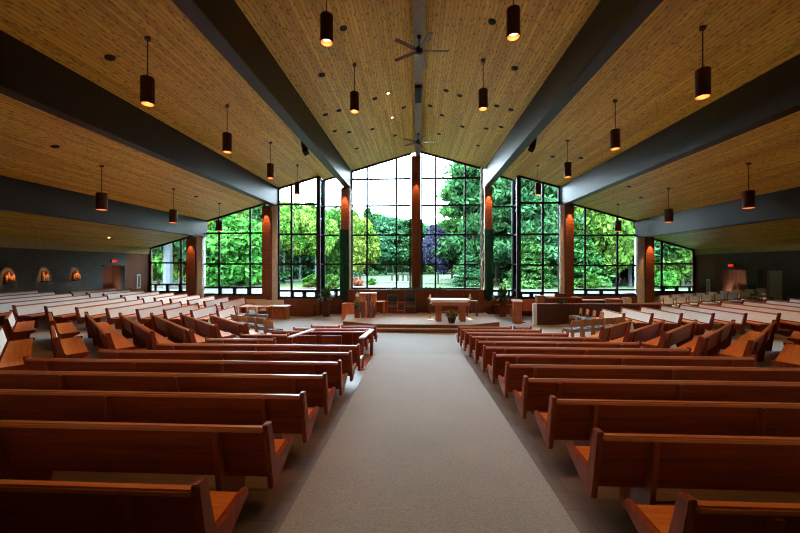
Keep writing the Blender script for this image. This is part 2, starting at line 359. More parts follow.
# ------------------------------------------------------------------ windows
def window(n, x0, x1, y, zb, mull, trans, label, vent=None, thick=.11, posts=()):
    root = thing('window_%d' % n, label, None, (0,0,0)); root['kind'] = 'structure'
    fr = MB(); d = .10; t = thick
    def bar(xa, xb, za0, za1, zb0, zb1):  # bar whose lower/upper edges are given at both ends
        fr.hexa([(xa,y,za0),(xb,y,zb0),(xb,y+d,zb0),(xa,y+d,za0),(xa,y,za1),(xb,y,zb1),(xb,y+d,zb1),(xa,y+d,za1)])
    segs = [x0, x1] if not (x0 < RX < x1) else [x0, RX, x1]
    for a, b in zip(segs, segs[1:]): bar(a, b, roof_z(a)-.10, roof_z(a), roof_z(b)-.10, roof_z(b))
    for xm in [x0+t/2, x1-t/2] + list(mull):
        bar(xm-t/2, xm+t/2, zb, roof_z(xm-t/2)-.05, zb, roof_z(xm+t/2)-.05)
    def xr(z):  # stretch of the window that reaches height z
        xs = [x for x in np.linspace(x0, x1, 200) if roof_z(x) > z]
        return (min(xs), max(xs)) if xs else None
    for z in [zb+t/2] + list(trans):
        r = xr(z)
        if r: bar(r[0], r[1], z-t/2, z+t/2, z-t/2, z+t/2)
    if vent:   # heavy black hopper frames in the lowest row
        va, vb, vz = vent; w = .10; mid = (va+vb)/2
        for xa, xb in ((va, mid), (mid, vb)):
            fr.box(xa, xb, y-.03, y+.1, vz-w, vz).box(xa, xb, y-.03, y+.1, zb, zb+w*.6)
            fr.box(xa, xa+w, y-.03, y+.1, zb, vz).box(xb-w, xb, y-.03, y+.1, zb, vz)
    fr.build('window_frame', 'frame', root)
    g = MB(); ym = y+d*.5
    for a, b in zip(segs, segs[1:]):
        g.hexa([(a,ym,zb),(b,ym,zb),(b,ym+.008,zb),(a,ym+.008,zb),(a,ym,roof_z(a)-.05),(b,ym,roof_z(b)-.05),(b,ym+.008,roof_z(b)-.05),(a,ym+.008,roof_z(a)-.05)])
    g.build('window_glass', 'glass', root)
    return root
window(1, WL, -15.75, 24.8, SILL, [-16.94], [.68,2.22], 'far left window bay with dark frame', (-18.9,-17.0,.70))
window(2, -14.15, -9.25, 22.4, SILL, [-12.77,-10.72], [.62,2.12,4.11], 'left window bay between brick columns', (-12.7,-10.8,.64))
window(3, -8.1, -5.68, 20.35, SILL, [-7.29], [.55,2.09,3.83,5.58], 'projecting window bay left of the centre', (-7.25,-5.8,.56))
window(4, -5.68, -4.2, 21.35, SILL, [], [.55,2.09,3.85,5.58], 'narrow window beside the left banner', (-5.4,-4.4,.56))
window(5, -3.97, -.36, 21.3, .60, [-3.0,-1.23], [2.08,3.85,5.61,7.22], 'tall central window, left half', thick=.10)
window(6, .24, 3.85, 21.3, .60, [1.1,2.85], [2.08,3.85,5.61,7.22], 'tall central window, right half', thick=.10)
window(7, 4.4, 5.82, 21.8, SILL, [], [.50,2.04,3.85,5.58], 'narrow window beside the right banner', (4.5,5.6,.52))
window(8, 5.84, 8.2, 20.8, SILL, [7.22], [.46,2.04,3.81,5.62], 'projecting window bay right of the centre', (5.95,7.2,.48))
window(9, 9.4, 14.3, 23.4, SILL, [10.79,12.81], [.47,2.02,3.96], 'right window bay between brick columns', (10.82,12.78,.48))
window(10, 16.25, WR, 26.5, SILL, [17.62], [.50,2.15], 'far right window bay with dark frame', (17.7,19.6,.55))
# glazed returns of the projecting bays with their heavy corner posts
def side_window(n, x, y0, y1, label):
    root = thing('window_%d' % n, label, None); root['kind'] = 'structure'; zt = roof_z(x)-.05
    fr = MB().box(x-.11, x+.11, y0-.08, y0+.10, SILL, zt).box(x-.10, x+.10, y1-.06, y1+.1, SILL, zt)
    for z in (SILL+.03,.55,2.09,3.84,5.58, zt-.04): fr.box(x-.04, x+.04, y0, y1, z-.035, z+.035)
    fr.build('window_frame', 'frame', root); MB().box(x-.004, x+.004, y0, y1, SILL, zt).build('window_glass', 'glass', root)
side_window(11, -5.69, 20.35, 21.3, 'glazed return of the left projecting bay')
side_window(12, 5.84, 20.8, 21.75, 'glazed return of the right projecting bay')

# ------------------------------------------------------------------ beams and columns
side_word = {'L': 'left', 'R': 'right'}; nth = {'1': 'nearest the ridge', '2': 'second out from the ridge', '3': 'outermost, nearest the side wall'}
YEND = {'L1': 21.35, 'R1': 21.9, 'L2': 20.5, 'R2': 20.9, 'L3': 22.5, 'R3': 23.5}
for k, (x0, x1) in BEAMS.items():
    inner = x1 if x1 < 0 else x0; zt = roof_z(inner) + .12; zb = roof_z(inner) - 1.08
    o = MB().box(x0, x1, YB, YEND[k], zb, zt).build('roof_beam', 'beam', bevel=.012)
    tag(o, 'deep dark brown roof beam, %s side, %s' % (side_word[k[0]], nth[k[1]]), 'beam', None)
o = MB().box(-.10, .22, YB, 21.3, 8.52, 8.95).build('ridge_beam', 'ridgelit', bevel=.01); tag(o, 'slim grey ridge beam along the peak of the ceiling', 'beam')
def column(x0, x1, y, z1, label, mat='brick', name='column', d=.5):
    o = MB().box(x0, x1, y, y+d, -1.0, z1).build(name, mat); tag(o, label, 'column'); return o
zb = lambda k: roof_z(BEAMS[k][1] if BEAMS[k][1] < 0 else BEAMS[k][0]) - 1.08
column(-8.89,-8.40,20.05,zb('L2'), 'brown brick column between the left window bays, under second beam')
column(-14.76,-14.17,22.1,zb('L3')-.02, 'brown brick column beside the far left window')
column(8.37,8.83,20.5,zb('R2'), 'brown brick column between the right window bays, under second beam')
column(14.42,14.93,23.15,zb('R3')-.02, 'brown brick column beside the far right window')
column(-.34,.23,21.05,8.5, 'brown wooden centre column between the two tall windows', 'panelwood', d=.3)
column(-4.53,-4.06,21.0,zb('L1'), 'brown brick column behind the green banner left of the altar', d=.3)
column(4.02,4.45,21.3,zb('R1'), 'brown brick column behind the green banner right of the altar', d=.3)
for x0, x1, y, lb in [(-8.38,-8.08,20.2,'pale concrete post right of the brick column at left bay'),(-14.15,-13.74,22.2,'pale concrete post beside the far left brick column'),
                      (8.12,8.35,20.6,'pale concrete post left of the brick column at right bay'),(13.96,14.40,23.25,'pale concrete post beside the far right brick column')]:
    k = 'L2' if abs(x0+8.38)<.01 else 'L3' if x0 < -14 else 'R2' if x0 < 9 else 'R3'
    o = MB().box(x0, x1, y, y+.3, -1.0, zb(k)).build('concrete_post', 'concrete'); tag(o, lb, 'post')
    # dark steel shoe between post and ceiling
for x0, x1, y, z0, lb in [(-4.03,-3.93,20.95,-.87,'slim pale post beside the banner left of the altar'),(3.74,3.84,20.95,-.87,'slim pale post beside the banner right of the altar')]:
    o = MB().box(x0, x1, y, y+.12, z0, min(roof_z(x0),roof_z(x0+.1))-.03).build('concrete_post', 'concrete'); tag(o, lb, 'post')

# ------------------------------------------------------------------ column downlights
def spot(loc, aim, power, size, color, r=.05, blend=.6, name='spot'):
    l = bpy.data.lights.new(name, 'SPOT'); l.energy = power; l.color = color; l.spot_size = R(size); l.spot_blend = blend; l.shadow_soft_size = r
    o = bpy.data.objects.new(name, l); COL.objects.link(o); o.location = loc
    o.rotation_euler = (Vector(aim)-Vector(loc)).to_track_quat('-Z', 'Y').to_euler(); return o
WARM = (1, .40, .13)
for x, y, zt, lb, pw in [(-8.64,20.05,zb('L2'),'left bay brick column',90),(-14.46,22.1,zb('L3'),'far left brick column',60),(8.6,20.5,zb('R2'),'right bay brick column',110),
                         (14.67,23.15,zb('R3'),'far right brick column',110),(-.05,21.05,7.35,'wooden centre column',70),(-4.3,21.0,zb('L1'),'column above the left green banner',130),(4.23,21.3,zb('R1'),'column above the right green banner',130)]:
    t = thing('column_light', 'small dark cylinder light shining down the %s' % lb, 'lamp', (x, y-.22, zt-.16))
    MB().lathe([(.055,0),(.055,.16)], 14).build('housing', 'black', t)
    MB().box(-.02,.02,.0,.23,.10,.14).build('bracket', 'black', t)
    MB().lathe([(.045,-.004),(.045,.0)], 14).build('lens', 'bronze', t)
    spot((x, y-.22, zt-.18), (x, y+.05, zt-1.9), pw*1.3, 46, WARM, .03, .7, 'column_spot')

# ------------------------------------------------------------------ pendants
def make_pendant(loc, label, scale=1.0):
    x, y, _ = loc; zc0 = 6.82 if abs(x) < 4 else 5.62 if abs(x) < 9 else 4.0; zt = roof_z(x); h = .60; r = .14 * scale
    t = thing('pendant_light', label, 'lamp', (x, y, zc0), 0, 'bronze cylinder pendant lights')
    MB().lathe([(r-.012,.02),(r,.0),(r,h-.02),(r*.9,h),(.02,h+.012)], 24, cap=False).build('shade', 'bronze', t, smooth=False)
    MB().lathe([(r-.014,.0),(r-.014,.10),(r-.05,.101)], 24, cap=False).build('reflector', 'glowdim2', t)
    MB().lathe([(r*.62,.075),(r*.62,.095)], 20).build('bulb', 'glow', t)
    MB().tube((0,0,h), (0,0,zt-zc0-.03), .011, seg=8).build('rod', 'black', t)
    MB().lathe([(.065,zt-zc0-.05),(.065,zt-zc0+.02)], 16).build('canopy', 'bronze', t)
    spot((x, y, zc0+.07), (x, y, 0), 165, 104, (1,.46,.16), .06, .8, 'pendant_spot')
M['glowdim2'] = plain('copper_inner', (.8,.35,.15), .35, .5)
for s, sw in ((-1,'left'),(1,'right')):
    for i, y in enumerate([4.15, 7.65, 11.1]):  # first pair hangs out of view, added to warm the near pews
        make_pendant((s*2.0+.04, y, 0), 'bronze cylinder pendant %s of the ridge beam, %s from the camera end' % (sw, ORD[i]))
    for i, y in enumerate([7.75, 11.12, 14.5, 17.8] if s < 0 else [8.0, 11.4, 14.9, 18.5]):
        make_pendant((s*6.12+.05, y, 0), 'bronze cylinder pendant between first and second %s beams, %s from the camera end' % (sw, ORD[i]))
    for i, y in enumerate([12.28, 16.05, 19.9] if s < 0 else [13.0, 16.95, 21.1]):
        make_pendant((s*11.45+.12, y, 0), 'bronze cylinder pendant between second and outermost %s beams, %s from the camera end' % (sw, ORD[i]), 1.2)

# ------------------------------------------------------------------ recessed lights
def recessed(x, y, label, lit=False):
    ang = math.atan(PITCH) * (1 if x < RX else -1)
    t = thing('recessed_light', label, 'ceiling light', (x, y, roof_z(x)), 0); t.rotation_euler = (0, -ang, 0)
    MB().lathe([(.105,-.012),(.105,.01)], 18).build('ring', 'black', t)
    if lit and abs(x) < 2: spot((x, y, roof_z(x)-.06), (1.4 if y > 14 else -2.2, 16.9, -.4), 1000, 34, (1,.55,.25), .05, .8, 'sanctuary_spot')
    MB().lathe([(.06,-.02),(.06,-.012)], 16).build('lens', 'glow' if lit else 'black', t)
CANS = [(1.96,9.4),(3.0,11.1),(1.62,13.6),(1.1,13.5),(3.02,13.65),(3.55,13.65),(1.1,15.7),(.56,15.1),(3.57,15.3),(3.05,15.85),(2.06,16.3),(1.1,17.9),(3.06,18.05)]
pos_words = ['nearest the camera','by the beam, behind the nearest one','second in the row of four beside the pendant','innermost in the row of four','third in the row of four beside the pendant','outermost in the row of four',
             'two steps from the ridge in the middle row','closest to the ridge','outermost, close to the first beam','just inside the one by the first beam','in the middle of the field','nearest the far fan','nearest the tall window']
for s, sw in ((-1,'left'),(1,'right')):
    for i, (x, y) in enumerate(CANS):
        recessed(s*x, y, 'small round recessed light %s of ridge, %s' % (sw, pos_words[i]), s < 0 and i in (3, 6))
for x, y, lb, lit in [(6.32,16.93,'small dark recessed light near third right pendant of the second bay',0),(7.31,16.26,'small dark recessed light beside the second right beam',0),(-7.12,7.93,'small dark recessed light in the left second bay near the camera',0),
                   (-11.12,10.43,'small dark recessed light in the left third bay near the beam',0),(-18.0,19.99,'small lit recessed light above the left wall reliefs',1),(-15.3,20.2,'small lit recessed light in the low left ceiling by the outer beam',1),
                   (-11.39,17.85,'small dark recessed light in the left third bay by the windows',0),(11.65,19.1,'small dark recessed light in the right third bay by the windows',0),(10.43,18.05,'small dark recessed light inward in the right third bay',0)]:
    recessed(x, y, lb, bool(lit))

# ------------------------------------------------------------------ fans, speakers
for y, lb, a0 in [(10.15,'brown ceiling fan on the ridge beam nearer the camera', 4),(17.6,'brown ceiling fan on the ridge beam near the tall windows', 0)]:
    t = thing('ceiling_fan', lb, 'fan', (.06, y, 8.10)); t.rotation_euler = (0,0,R(a0))
    MB().tube((0,0,.1),(0,0,.42), .018).build('rod', 'black', t)
    MB().lathe([(.05,.36),(.07,.43)], 16).build('canopy', 'black', t)
    MB().lathe([(.04,-.08),(.10,-.04),(.11,.06),(.05,.12)], 18).build('motor', 'black', t)
    for i in range(5):
        m = Matrix.Rotation(2*math.pi*i/5, 4, 'Z') @ Matrix.Rotation(R(12), 4, 'X')
        b = MB().box(  .16,.84,-.055,.055,-.006,.006, m).build('blade', 'darkwood', t)
        MB().box(.08,.20,-.02,.02,-.012,-.004, m).build('blade_arm', 'black', b)
for s, sw in ((-1,'left'),(1,'right')):
    x, y = s*4.82, 15.0; t = thing('line_speaker', 'curved black hanging loudspeaker outside the first %s beam' % sw, 'speaker', (x, y, 7.05))
    mb = MB()
    for i in range(4):
        a = -.28*i; m = Matrix.Translation((-s*.05*i*i*.25, -.03*i*i*.6+.05, .24-.16*i)) @ Matrix.Rotation(a*s*-.6, 4, 'Y') @ Matrix.Rotation(-a, 4, 'X')
        mb.box(-.11,.11,-.12,.12,-.085,.085, m)
    mb.build('cabinet', 'black', t)
    MB().tube((0,.05,.30),(0,.05,roof_z(x)-7.05), .015).build('mount', 'black', t)
t = MB().box(-.07,.17,12.9,14.1,8.42,8.52).build('ceiling_speaker', 'black', bevel=.01); tag(t, 'long black box speaker under the ridge beam', 'speaker')

# ------------------------------------------------------------------ pews
END = [(-.055,.85),(.035,.85),(.115,.50),(.15,.445),(.53,.475),(.56,.465),(.565,.415),(.20,.255),(.14,.235),(.06,.235)]
def make_pew(p0, p1, w, label, group, pad=True):
    # p0 = end at local x=0 ; local +y = way the pew faces
    p0 = Vector((p0[0], p0[1], wedge_z(w, *p0))); p1 = Vector((p1[0], p1[1], wedge_z(w, *p1)))
    L = (p1-p0).length; ex = (p1-p0).normalized(); ez0 = Vector((0,0,1)); ey = ez0.cross(ex).normalized(); ez = ex.cross(ey).normalized()
    mat = Matrix((ex, ey, ez)).transposed().to_4x4(); mat.translation = p0
    t = thing('pew', label, 'pew', group=group); t.matrix_world = mat
    t2 = .05
    sl = lambda z: .105 - (z-.30)/.54*.125     # face line of the reclined back
    def slab(mb, xa, xb, za, zb_, off, th):
        ya, yb = sl(za)+off, sl(zb_)+off
        mb.hexa([(xa,ya-th,za),(xb,ya-th,za),(xb,ya,za),(xa,ya,za),(xa,yb-th,zb_),(xb,yb-th,zb_),(xb,yb,zb_),(xa,yb,zb_)]); return mb
    slab(MB(), t2-.005, L-t2+.005, .34, .795, 0, .03).build('backrest', 'pew', t)
    if pad: slab(MB(), t2+.01, L-t2-.01, .47, .775, .022, .022).build('back_pad', 'cream', t)
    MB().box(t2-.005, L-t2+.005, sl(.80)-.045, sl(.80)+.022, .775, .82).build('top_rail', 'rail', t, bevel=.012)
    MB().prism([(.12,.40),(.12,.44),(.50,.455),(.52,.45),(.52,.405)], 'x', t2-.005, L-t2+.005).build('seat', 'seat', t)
    for a, b in ((0, t2), (L-t2, L)):
        MB().prism(END, 'x', a, b).build('end_panel', 'pewz', t, bevel=.008)
    n = max(2, int(round((L-.9)/1.75))+1) if L > 1.2 else 1
    for i in range(n):
        x = .45 + (L-.9)*i/max(1, n-1) if n > 1 else L/2
        MB().prism([(sl(.78)-.072,.775),(sl(.78)-.03,.775),(sl(.40)-.03,.40),(.13,.40),(.47,.40),(.40,.0),(.36,-.035),(.02,-.02),(.02,.0)], 'x', x-.022, x+.022).build('support', 'pewz', t)
    return t
# centre sections
CY = [2.05+.955*i for i in range(13)]
gL, gR = 'pews left of the centre aisle', 'pews right of the centre aisle'
lend = lambda y: -8.9 + .462*(y-1.1)
for i in range(7):
    y = CY[i]; make_pew((lend(y)-.1, y), (-1.26, y), 'center', 'red-brown wooden pew left of the centre aisle, %s from the camera' % ORD[i], gL)
make_pew((-5.3,8.7),(-3.52,8.72),'center','short red-brown pew left of the railed seating area, nearer the camera',gL)
make_pew((-4.9,9.66),(-3.52,9.66),'center','short red-brown pew left of the railed seating area, farther from the camera',gL)
make_pew((-4.4,10.6),(-1.5,10.6),'center','red-brown pew just beyond the railed seating area left of the aisle',gL)
make_pew((-4.05,11.5),(-1.45,11.5),'center','red-brown pew left of the aisle, second row from the platform',gL)
make_pew((-3.75,12.45),(-2.72,12.45),'center','short red-brown front pew left of the aisle, outer one',gL)
make_pew((-2.66,12.45),(-1.42,12.45),'center','short red-brown front pew left of the aisle, beside the carpet',gL)
rend = lambda y: 9.05 - .462*(y-.63)
for i in range(11):
    y = CY[i]; make_pew((1.47-.006*i, y), (rend(y), y), 'center', 'red-brown wooden pew right of the centre aisle, %s from the camera' % ORD[i], gR)
make_pew((1.42,12.5),(3.27,12.5),'center','short red-brown front pew right of the aisle, beside the carpet',gR)
make_pew((3.34,12.5),(3.95,12.5),'center','very short red-brown front pew right of the aisle, outer one',gR)
# diagonal sections
def onrow(s, row, k):   # row value along facing, k along the pew
    nx, ny = .669*s, .743     # facing (s=+1 for the left side)
    dx, dy = -.743*s, .669
    return (-row*nx + k*dx, -row*ny + k*dy)
def kof(s, p): return -.743*s*p[0] + .669*p[1]
gDL, gDR = 'angled pews on the left', 'angled pews on the right'
DL = [(-4.58,(-5.43,11.01),(-7.88,13.34)),(-3.72,(-5.99,10.4),(-8.89,13.08)),(-2.83,(-5.95,9.3),(-9.63,12.5)),(-1.95,(-6.5,8.6),(-10.35,11.94)),(-1.1,(-7.05,7.95),(-11.31,11.65))]
def dpew(s, row, k0, k1, label, group):
    a, b = onrow(s, row, k0), onrow(s, row, k1); w = 'left' if s > 0 else 'right'
    if s > 0: make_pew(b, a, w, label, group)
    else: make_pew(a, b, w, label, group)
for i, (row, a, b) in enumerate(DL):
    dpew(1, row, kof(1,a), kof(1,b), 'angled red-brown pew in the left block, %s row from the sanctuary' % ORD[i], gDL)
dpew(1, -.23, kof(1,(-7.47,7.04)), kof(1,(-9.35,8.73)), 'angled pew, near half of sixth row from the sanctuary, left block', gDL)
dpew(1, -.23, kof(1,(-9.95,9.25)), kof(1,(-11.96,11.12)), 'angled pew, far half of sixth row from the sanctuary, left block', gDL)
dpew(1, .66, kof(1,(-7.6,5.7)), kof(1,(-10.1,8.0)), 'angled pew with orange seat at left picture edge, near half of its row', gDL)
dpew(1, .66, kof(1,(-11.07,9.13)), kof(1,(-13.1,11.0)), 'angled pew at left picture edge, far half of its row by the outer block', gDL)
DR = [(-4.42,(5.51,11.0),(7.29,12.44)),(-3.57,(5.66,9.97),(8.11,12.05)),(-2.8,(6.29,9.54),(8.87,11.69)),(-1.97,(6.53,8.54),(9.65,11.32)),(-1.13,(7.03,7.8),(10.39,10.97))]
for i, (row, a, b) in enumerate(DR):
    dpew(-1, row, kof(-1,a), kof(-1,b), 'angled red-brown pew in the right block, %s row from the sanctuary' % ORD[i], gDR)
dpew(-1, -.25, kof(-1,(7.5,6.9)), kof(-1,(9.5,8.7)), 'angled pew, near half of sixth row from the sanctuary, right block', gDR)
dpew(-1, -.25, kof(-1,(10.15,9.3)), kof(-1,(11.4,10.5)), 'angled pew, far half of sixth row from the sanctuary, right block', gDR)
dpew(-1, .62, kof(-1,(10.8,8.9)), kof(-1,(12.4,10.3)), 'angled pew at right picture edge, far half of the seventh row', gDR)
# outer sections facing across the nave
gOL, gOR, gO2 = 'outer pews on the left facing the centre', 'outer pews on the right facing the centre', 'far outer pews on the left by the windows'
def outer(s, a, yfar, label, group):
    w = 'farleft' if s > 0 else 'farright'; tx = .105 if s > 0 else .05
    b = (a[0] - s*tx*(yfar-a[1]), yfar)
    if s > 0: make_pew(b, a, w, label, group)
    else: make_pew(a, b, w, label, group)
OL = [(-8.28,14.38),(-9.10,13.92),(-9.92,13.5),(-10.70,13.1),(-11.57,12.73),(-12.44,12.42),(-13.3,12.12),(-14.13,11.81),(-14.97,11.5),(-15.8,11.2),(-16.6,10.9),(-17.4,10.6)]
for i, a in enumerate(OL): outer(1, a, 16.1, 'cream-backed pew in the outer left block, %s row from the sanctuary' % ORD[i], gOL)
O2 = [(-9.54,16.9),(-10.36,16.85),(-11.15,16.8),(-11.99,16.75),(-12.71,16.65),(-13.5,16.6),(-14.35,16.6),(-15.2,16.55),(-16.0,16.5),(-16.85,16.5)]
for i, a in enumerate(O2): outer(1, a, 19.6 if i else 19.9, 'cream-backed pew of the left block by the windows, %s row from the sanctuary' % ORD[i], gO2)
OR = [(8.15,14.41),(8.95,13.97),(9.72,13.55),(10.5,13.12),(11.24,12.71),(11.95,12.32),(12.8,11.95),(13.62,11.6),(14.45,11.25),(15.3,10.9),(16.1,10.6),(16.95,10.3),(17.8,10.0)]
for i, a in enumerate(OR): outer(-1, a, 16.3-.09*(a[0]-8), 'cream-backed pew in the outer right block, %s row from the sanctuary' % ORD[i], gOR)

# ------------------------------------------------------------------ railed area left of the aisle
for x, lb in [(-1.42,'wooden handrail on two posts beside the centre aisle'),(-3.30,'wooden handrail at the outer side of the railed seating area')]:
    z = wedge_z('center', x, 10.1); t = thing('handrail', lb, 'railing', (x, 10.1, z)); t.rotation_euler = (-math.atan(SLOPE), 0, 0)
    MB().box(-.075,.075,-1.08,1.05,.79,.83).build('top_board', 'gloss', t, bevel=.008)
    for yy in (-.98, .92): MB().box(-.045,.045,yy-.05,yy+.05,.02,.80).build('post', 'pewz', t, bevel=.006)
    MB().box(-.09,.09,-1.1,1.1,-.01,.035).build('base_board', 'rail', t, bevel=.006)
# ------------------------------------------------------------------ chairs
def make_chair(name, label, cat, loc, rz, seatm='bluefab', wood_='oak', backm=None, w=.42, group=None, arms=False, bh=.82):
    # faces local +y
    t = thing(name, label, cat, loc, rz, group); h = w/2
    for sx in (-1,1):
        MB().box(sx*h-.02, sx*h+.02, .19,.23, -.01,.42).build('leg', wood_, t)
        MB().prism([(-.24,-.01),(-.20,-.01),(-.20,.42),(-.25,bh),(-.285,bh),(-.24,.42)], 'x', sx*h-.02, sx*h+.02).build('leg', wood_, t)
        if arms: MB().box(sx*h-.03, sx*h+.03, -.26,.24,.62,.66).box(sx*h-.02, sx*h+.02,.19,.23,.42,.62).build('armrest', wood_, t)
    MB().box(-h, h, -.21,.23,.36,.42).build('seat_frame', wood_, t)
    MB().box(-h+.01, h-.01, -.20,.235,.42,.475).build('seat', seatm, t, bevel=.015)
    MB().hexa([(-h,-.255,bh-.23),(h,-.255,bh-.23),(h,-.225,bh-.23),(-h,-.225,bh-.23),(-h,-.28,bh),(h,-.28,bh),(h,-.25,bh),(-h,-.25,bh)]).build('backrest', backm or wood_, t)
    return t
gC = 'oak chairs on the left of the sanctuary'
ch0 = make_chair('oak_chair', 'oak chair with blue-grey seat, left sanctuary front row, closest to the aisle', 'chair', (-5.35,13.15,FLAT), R(-58), group=gC)
def chair_copy(loc, rz, label, group):
    c = copy_tree(ch0); c.location = loc; c.rotation_euler = (0,0,rz); c['label'] = label; c['group'] = group; return c
for i in range(1,5):
    x, y = -5.35-.45*i, 13.15+.235*i
    chair_copy((x, y, max(FLAT, floor_z(x, y))), R(-28), 'oak chair with blue-grey seat, left sanctuary front row, %s from the aisle' % ORD[i], gC)
ch0.rotation_euler = (0,0,R(-28))
for i in range(4):
    x, y = -7.35-.40*i, 16.6-.10*i
    chair_copy((x, y, floor_z(x, y)), R(-75), 'oak chair with blue-grey seat behind the left front row, %s from the centre' % ORD[i], gC)
gC2 = 'oak chairs on the right of the sanctuary'
for i in range(4):
    x, y = 7.38+.07*i, 17.0-.48*i
    chair_copy((x, y, floor_z(x, y)), R(78), 'oak chair with blue-grey seat beside the long partition, back row, %s from the windows' % ORD[i], gC2)
for i in range(5):
    x, y = 5.75+.45*i, 13.55+.12*i
    chair_copy((x, y, floor_z(x, y)), R(20), 'oak chair with blue-grey seat in front of the angled right pews, %s from the aisle' % ORD[i], gC2)
# pale choir chairs beyond the right outer pews
cc = make_chair('choir_chair', 'pale choir chair behind the right partition, first from the sanctuary, near row', 'chair', (12.5,18.2,floor_z(12.5,18.2)), R(0), 'cream', 'oak', 'cream', .42, 'pale choir chairs in front of the far right window')
cc.rotation_euler = (0,0,R(165)); k = 0
for row, (y0, n) in enumerate([(18.2,7),(19.3,9)]):
    for i in range(n):
        if row == 0 and i == 0: continue
        x = 12.5 + .64*i + .55*row; y = y0 + .03*i
        c = copy_tree(cc); c.location = (x, y, floor_z(x,y)); c['label'] = 'pale choir chair behind the right partition, %s from the sanctuary, %s row' % (ORD[i], ('near','far')[row]); c['group'] = cc['group']
# two wide chairs inside the railed area
make_chair('wooden_armchair', 'dark wooden armchair inside the railed area, left one', 'chair', (-3.0,9.75,wedge_z('center',-3.0,9.75)), 0, 'seat', 'pewz', 'pewz', .50, 'armchairs in the railed area', False, .84)
make_chair('wooden_armchair', 'dark wooden armchair inside the railed area, right one', 'chair', (-2.3,9.75,wedge_z('center',-2.3,9.75)), 0, 'seat', 'pewz', 'pewz', .50, 'armchairs in the railed area', False, .84)
# presider chairs
for x, bh, lb in [(-1.33,.98,'green-backed presider chair, the lower one nearer the ambo'),(-.38,1.1,'green-backed presider chair, the taller one beside the centre column')]:
    make_chair('presider_chair', lb, 'chair', (x,19.35,PLAT), R(180), 'greenfab', 'orangewood', 'greenfab', .56, 'green presider chairs', True, bh)
    # upholstered full back
for o in [o for o in list(COL.objects) if o.name.startswith('presider_chair')]:
    bh = .98 if o.location.x < -1 else 1.1
    MB().box(-.25,.25,-.235,-.18,.48,bh-.3).build('back_cushion', 'greenfab', o, bevel=.01)

# ------------------------------------------------------------------ platform
PL = [(-3.55,17.6),(-3.40,16.35),(-1.75,15.55),(2.25,15.55),(3.75,16.5),(3.8,17.6),(3.75,19.95),(-3.95,19.95)]
tag(MB().prism(PL, 'z', -.90, PLAT).build('altar_platform', 'carpet'), 'low carpeted altar platform in front of the tall windows', 'platform')
ST = [(-1.75,15.25),(2.2,15.25),(2.2,15.56),(-1.75,15.56)]
tag(MB().prism(ST, 'z', -.90, -.72).build('platform_step', 'carpet'), 'low carpeted step in front of the altar platform', 'step')
# brown nosing boards on risers
rs = MB()
def board(mb, a, b, z0, z1, th=.03):
    a = Vector((*a,0)); b = Vector((*b,0)); d = (b-a).normalized(); n = Vector((d.y,-d.x,0))*th
    mb.hexa([(a.x+n.x,a.y+n.y,z0),(b.x+n.x,b.y+n.y,z0),(b.x,b.y,z0),(a.x,a.y,z0),(a.x+n.x,a.y+n.y,z1),(b.x+n.x,b.y+n.y,z1),(b.x,b.y,z1),(a.x,a.y,z1)])
for a, b in zip(PL[1:5], PL[2:5]): board(rs, a, b, -.74 if a[0] == -1.75 else -.88, PLAT-.02)
tag(rs.build('platform_riser', 'panelwood'), 'dark brown riser boards around the platform edge', 'riser')
rs = MB(); board(rs, (-1.75,15.25), (2.2,15.25), -.88, -.74); tag(rs.build('step_riser', 'panelwood'), 'dark brown riser board of the lower step', 'riser')
# wood screen behind with planting on top
tag(MB().box(-3.85,3.65,19.6,19.85,-.87,.68).build('wood_screen', 'panelwood', bevel=.01), 'long brown wooden screen wall behind the altar below the tall windows', 'screen')
tag(MB().box(-2.0,0.0,19.25,19.58,-.57,.0).box(-2.0,0.0,19.2,19.58,.0,.04).build('credence_shelf', 'darkwood'), 'low dark wooden shelf behind the presider chairs', 'shelf')
tag(MB().box(-4.0,-3.2,18.75,19.5,-.87,-.02).build('side_box', 'orangewood', bevel=.01), 'square wooden box at the left end of the screen', 'box')
def leaves(n, cx, cy, cz, rx, ry, rz, size):
    P = rng.normal(size=(n,3)); P /= np.linalg.norm(P,axis=1)[:,None]; P *= rng.random((n,1))**.4
    C = P*np.array([rx,ry,rz]) + np.array([cx,cy,cz])
    return quads(C, size)
def quads(C, size, aspect=.6):
    n = len(C); u = rng.normal(size=(n,3)); u /= np.linalg.norm(u,axis=1)[:,None]
    v = rng.normal(size=(n,3)); v -= (v*u).sum(1)[:,None]*u; v /= np.linalg.norm(v,axis=1)[:,None]
    s = (size*(.6+.8*rng.random((n,1)))); u = u*s; v = v*s*aspect
    V = np.stack([C-u, C-v*1.0, C+u, C+v], 1).reshape(-1,3)
    return V
def mesh_quads(name, Vs, mat):
    V = np.concatenate(Vs); n = len(V)//4; me = bpy.data.meshes.new(name)
    me.vertices.add(len(V)); me.vertices.foreach_set('co', V.astype(np.float32).ravel())
    me.loops.add(len(V)); me.loops.foreach_set('vertex_index', np.arange(len(V), dtype=np.int32))
    me.polygons.add(n); me.polygons.foreach_set('loop_start', np.arange(0, len(V), 4, dtype=np.int32)); 
    me.update(calc_edges=True); me.validate(); me.materials.append(M[mat]); return me
def addobj(name, me, parent=None):
    o = bpy.data.objects.new(name, me); COL.objects.link(o)
    if parent is not None: o.parent = parent
    return o
g = addobj('ledge_greenery', mesh_quads('ledge_greenery', [leaves(500, .2,19.72,.72, 2.1,.10,.09, .05)], 'leaf')); tag(g, 'low dry greenery lying along the top of the wooden screen', 'greenery', None, 'stuff')
g['kind'] = 'stuff'

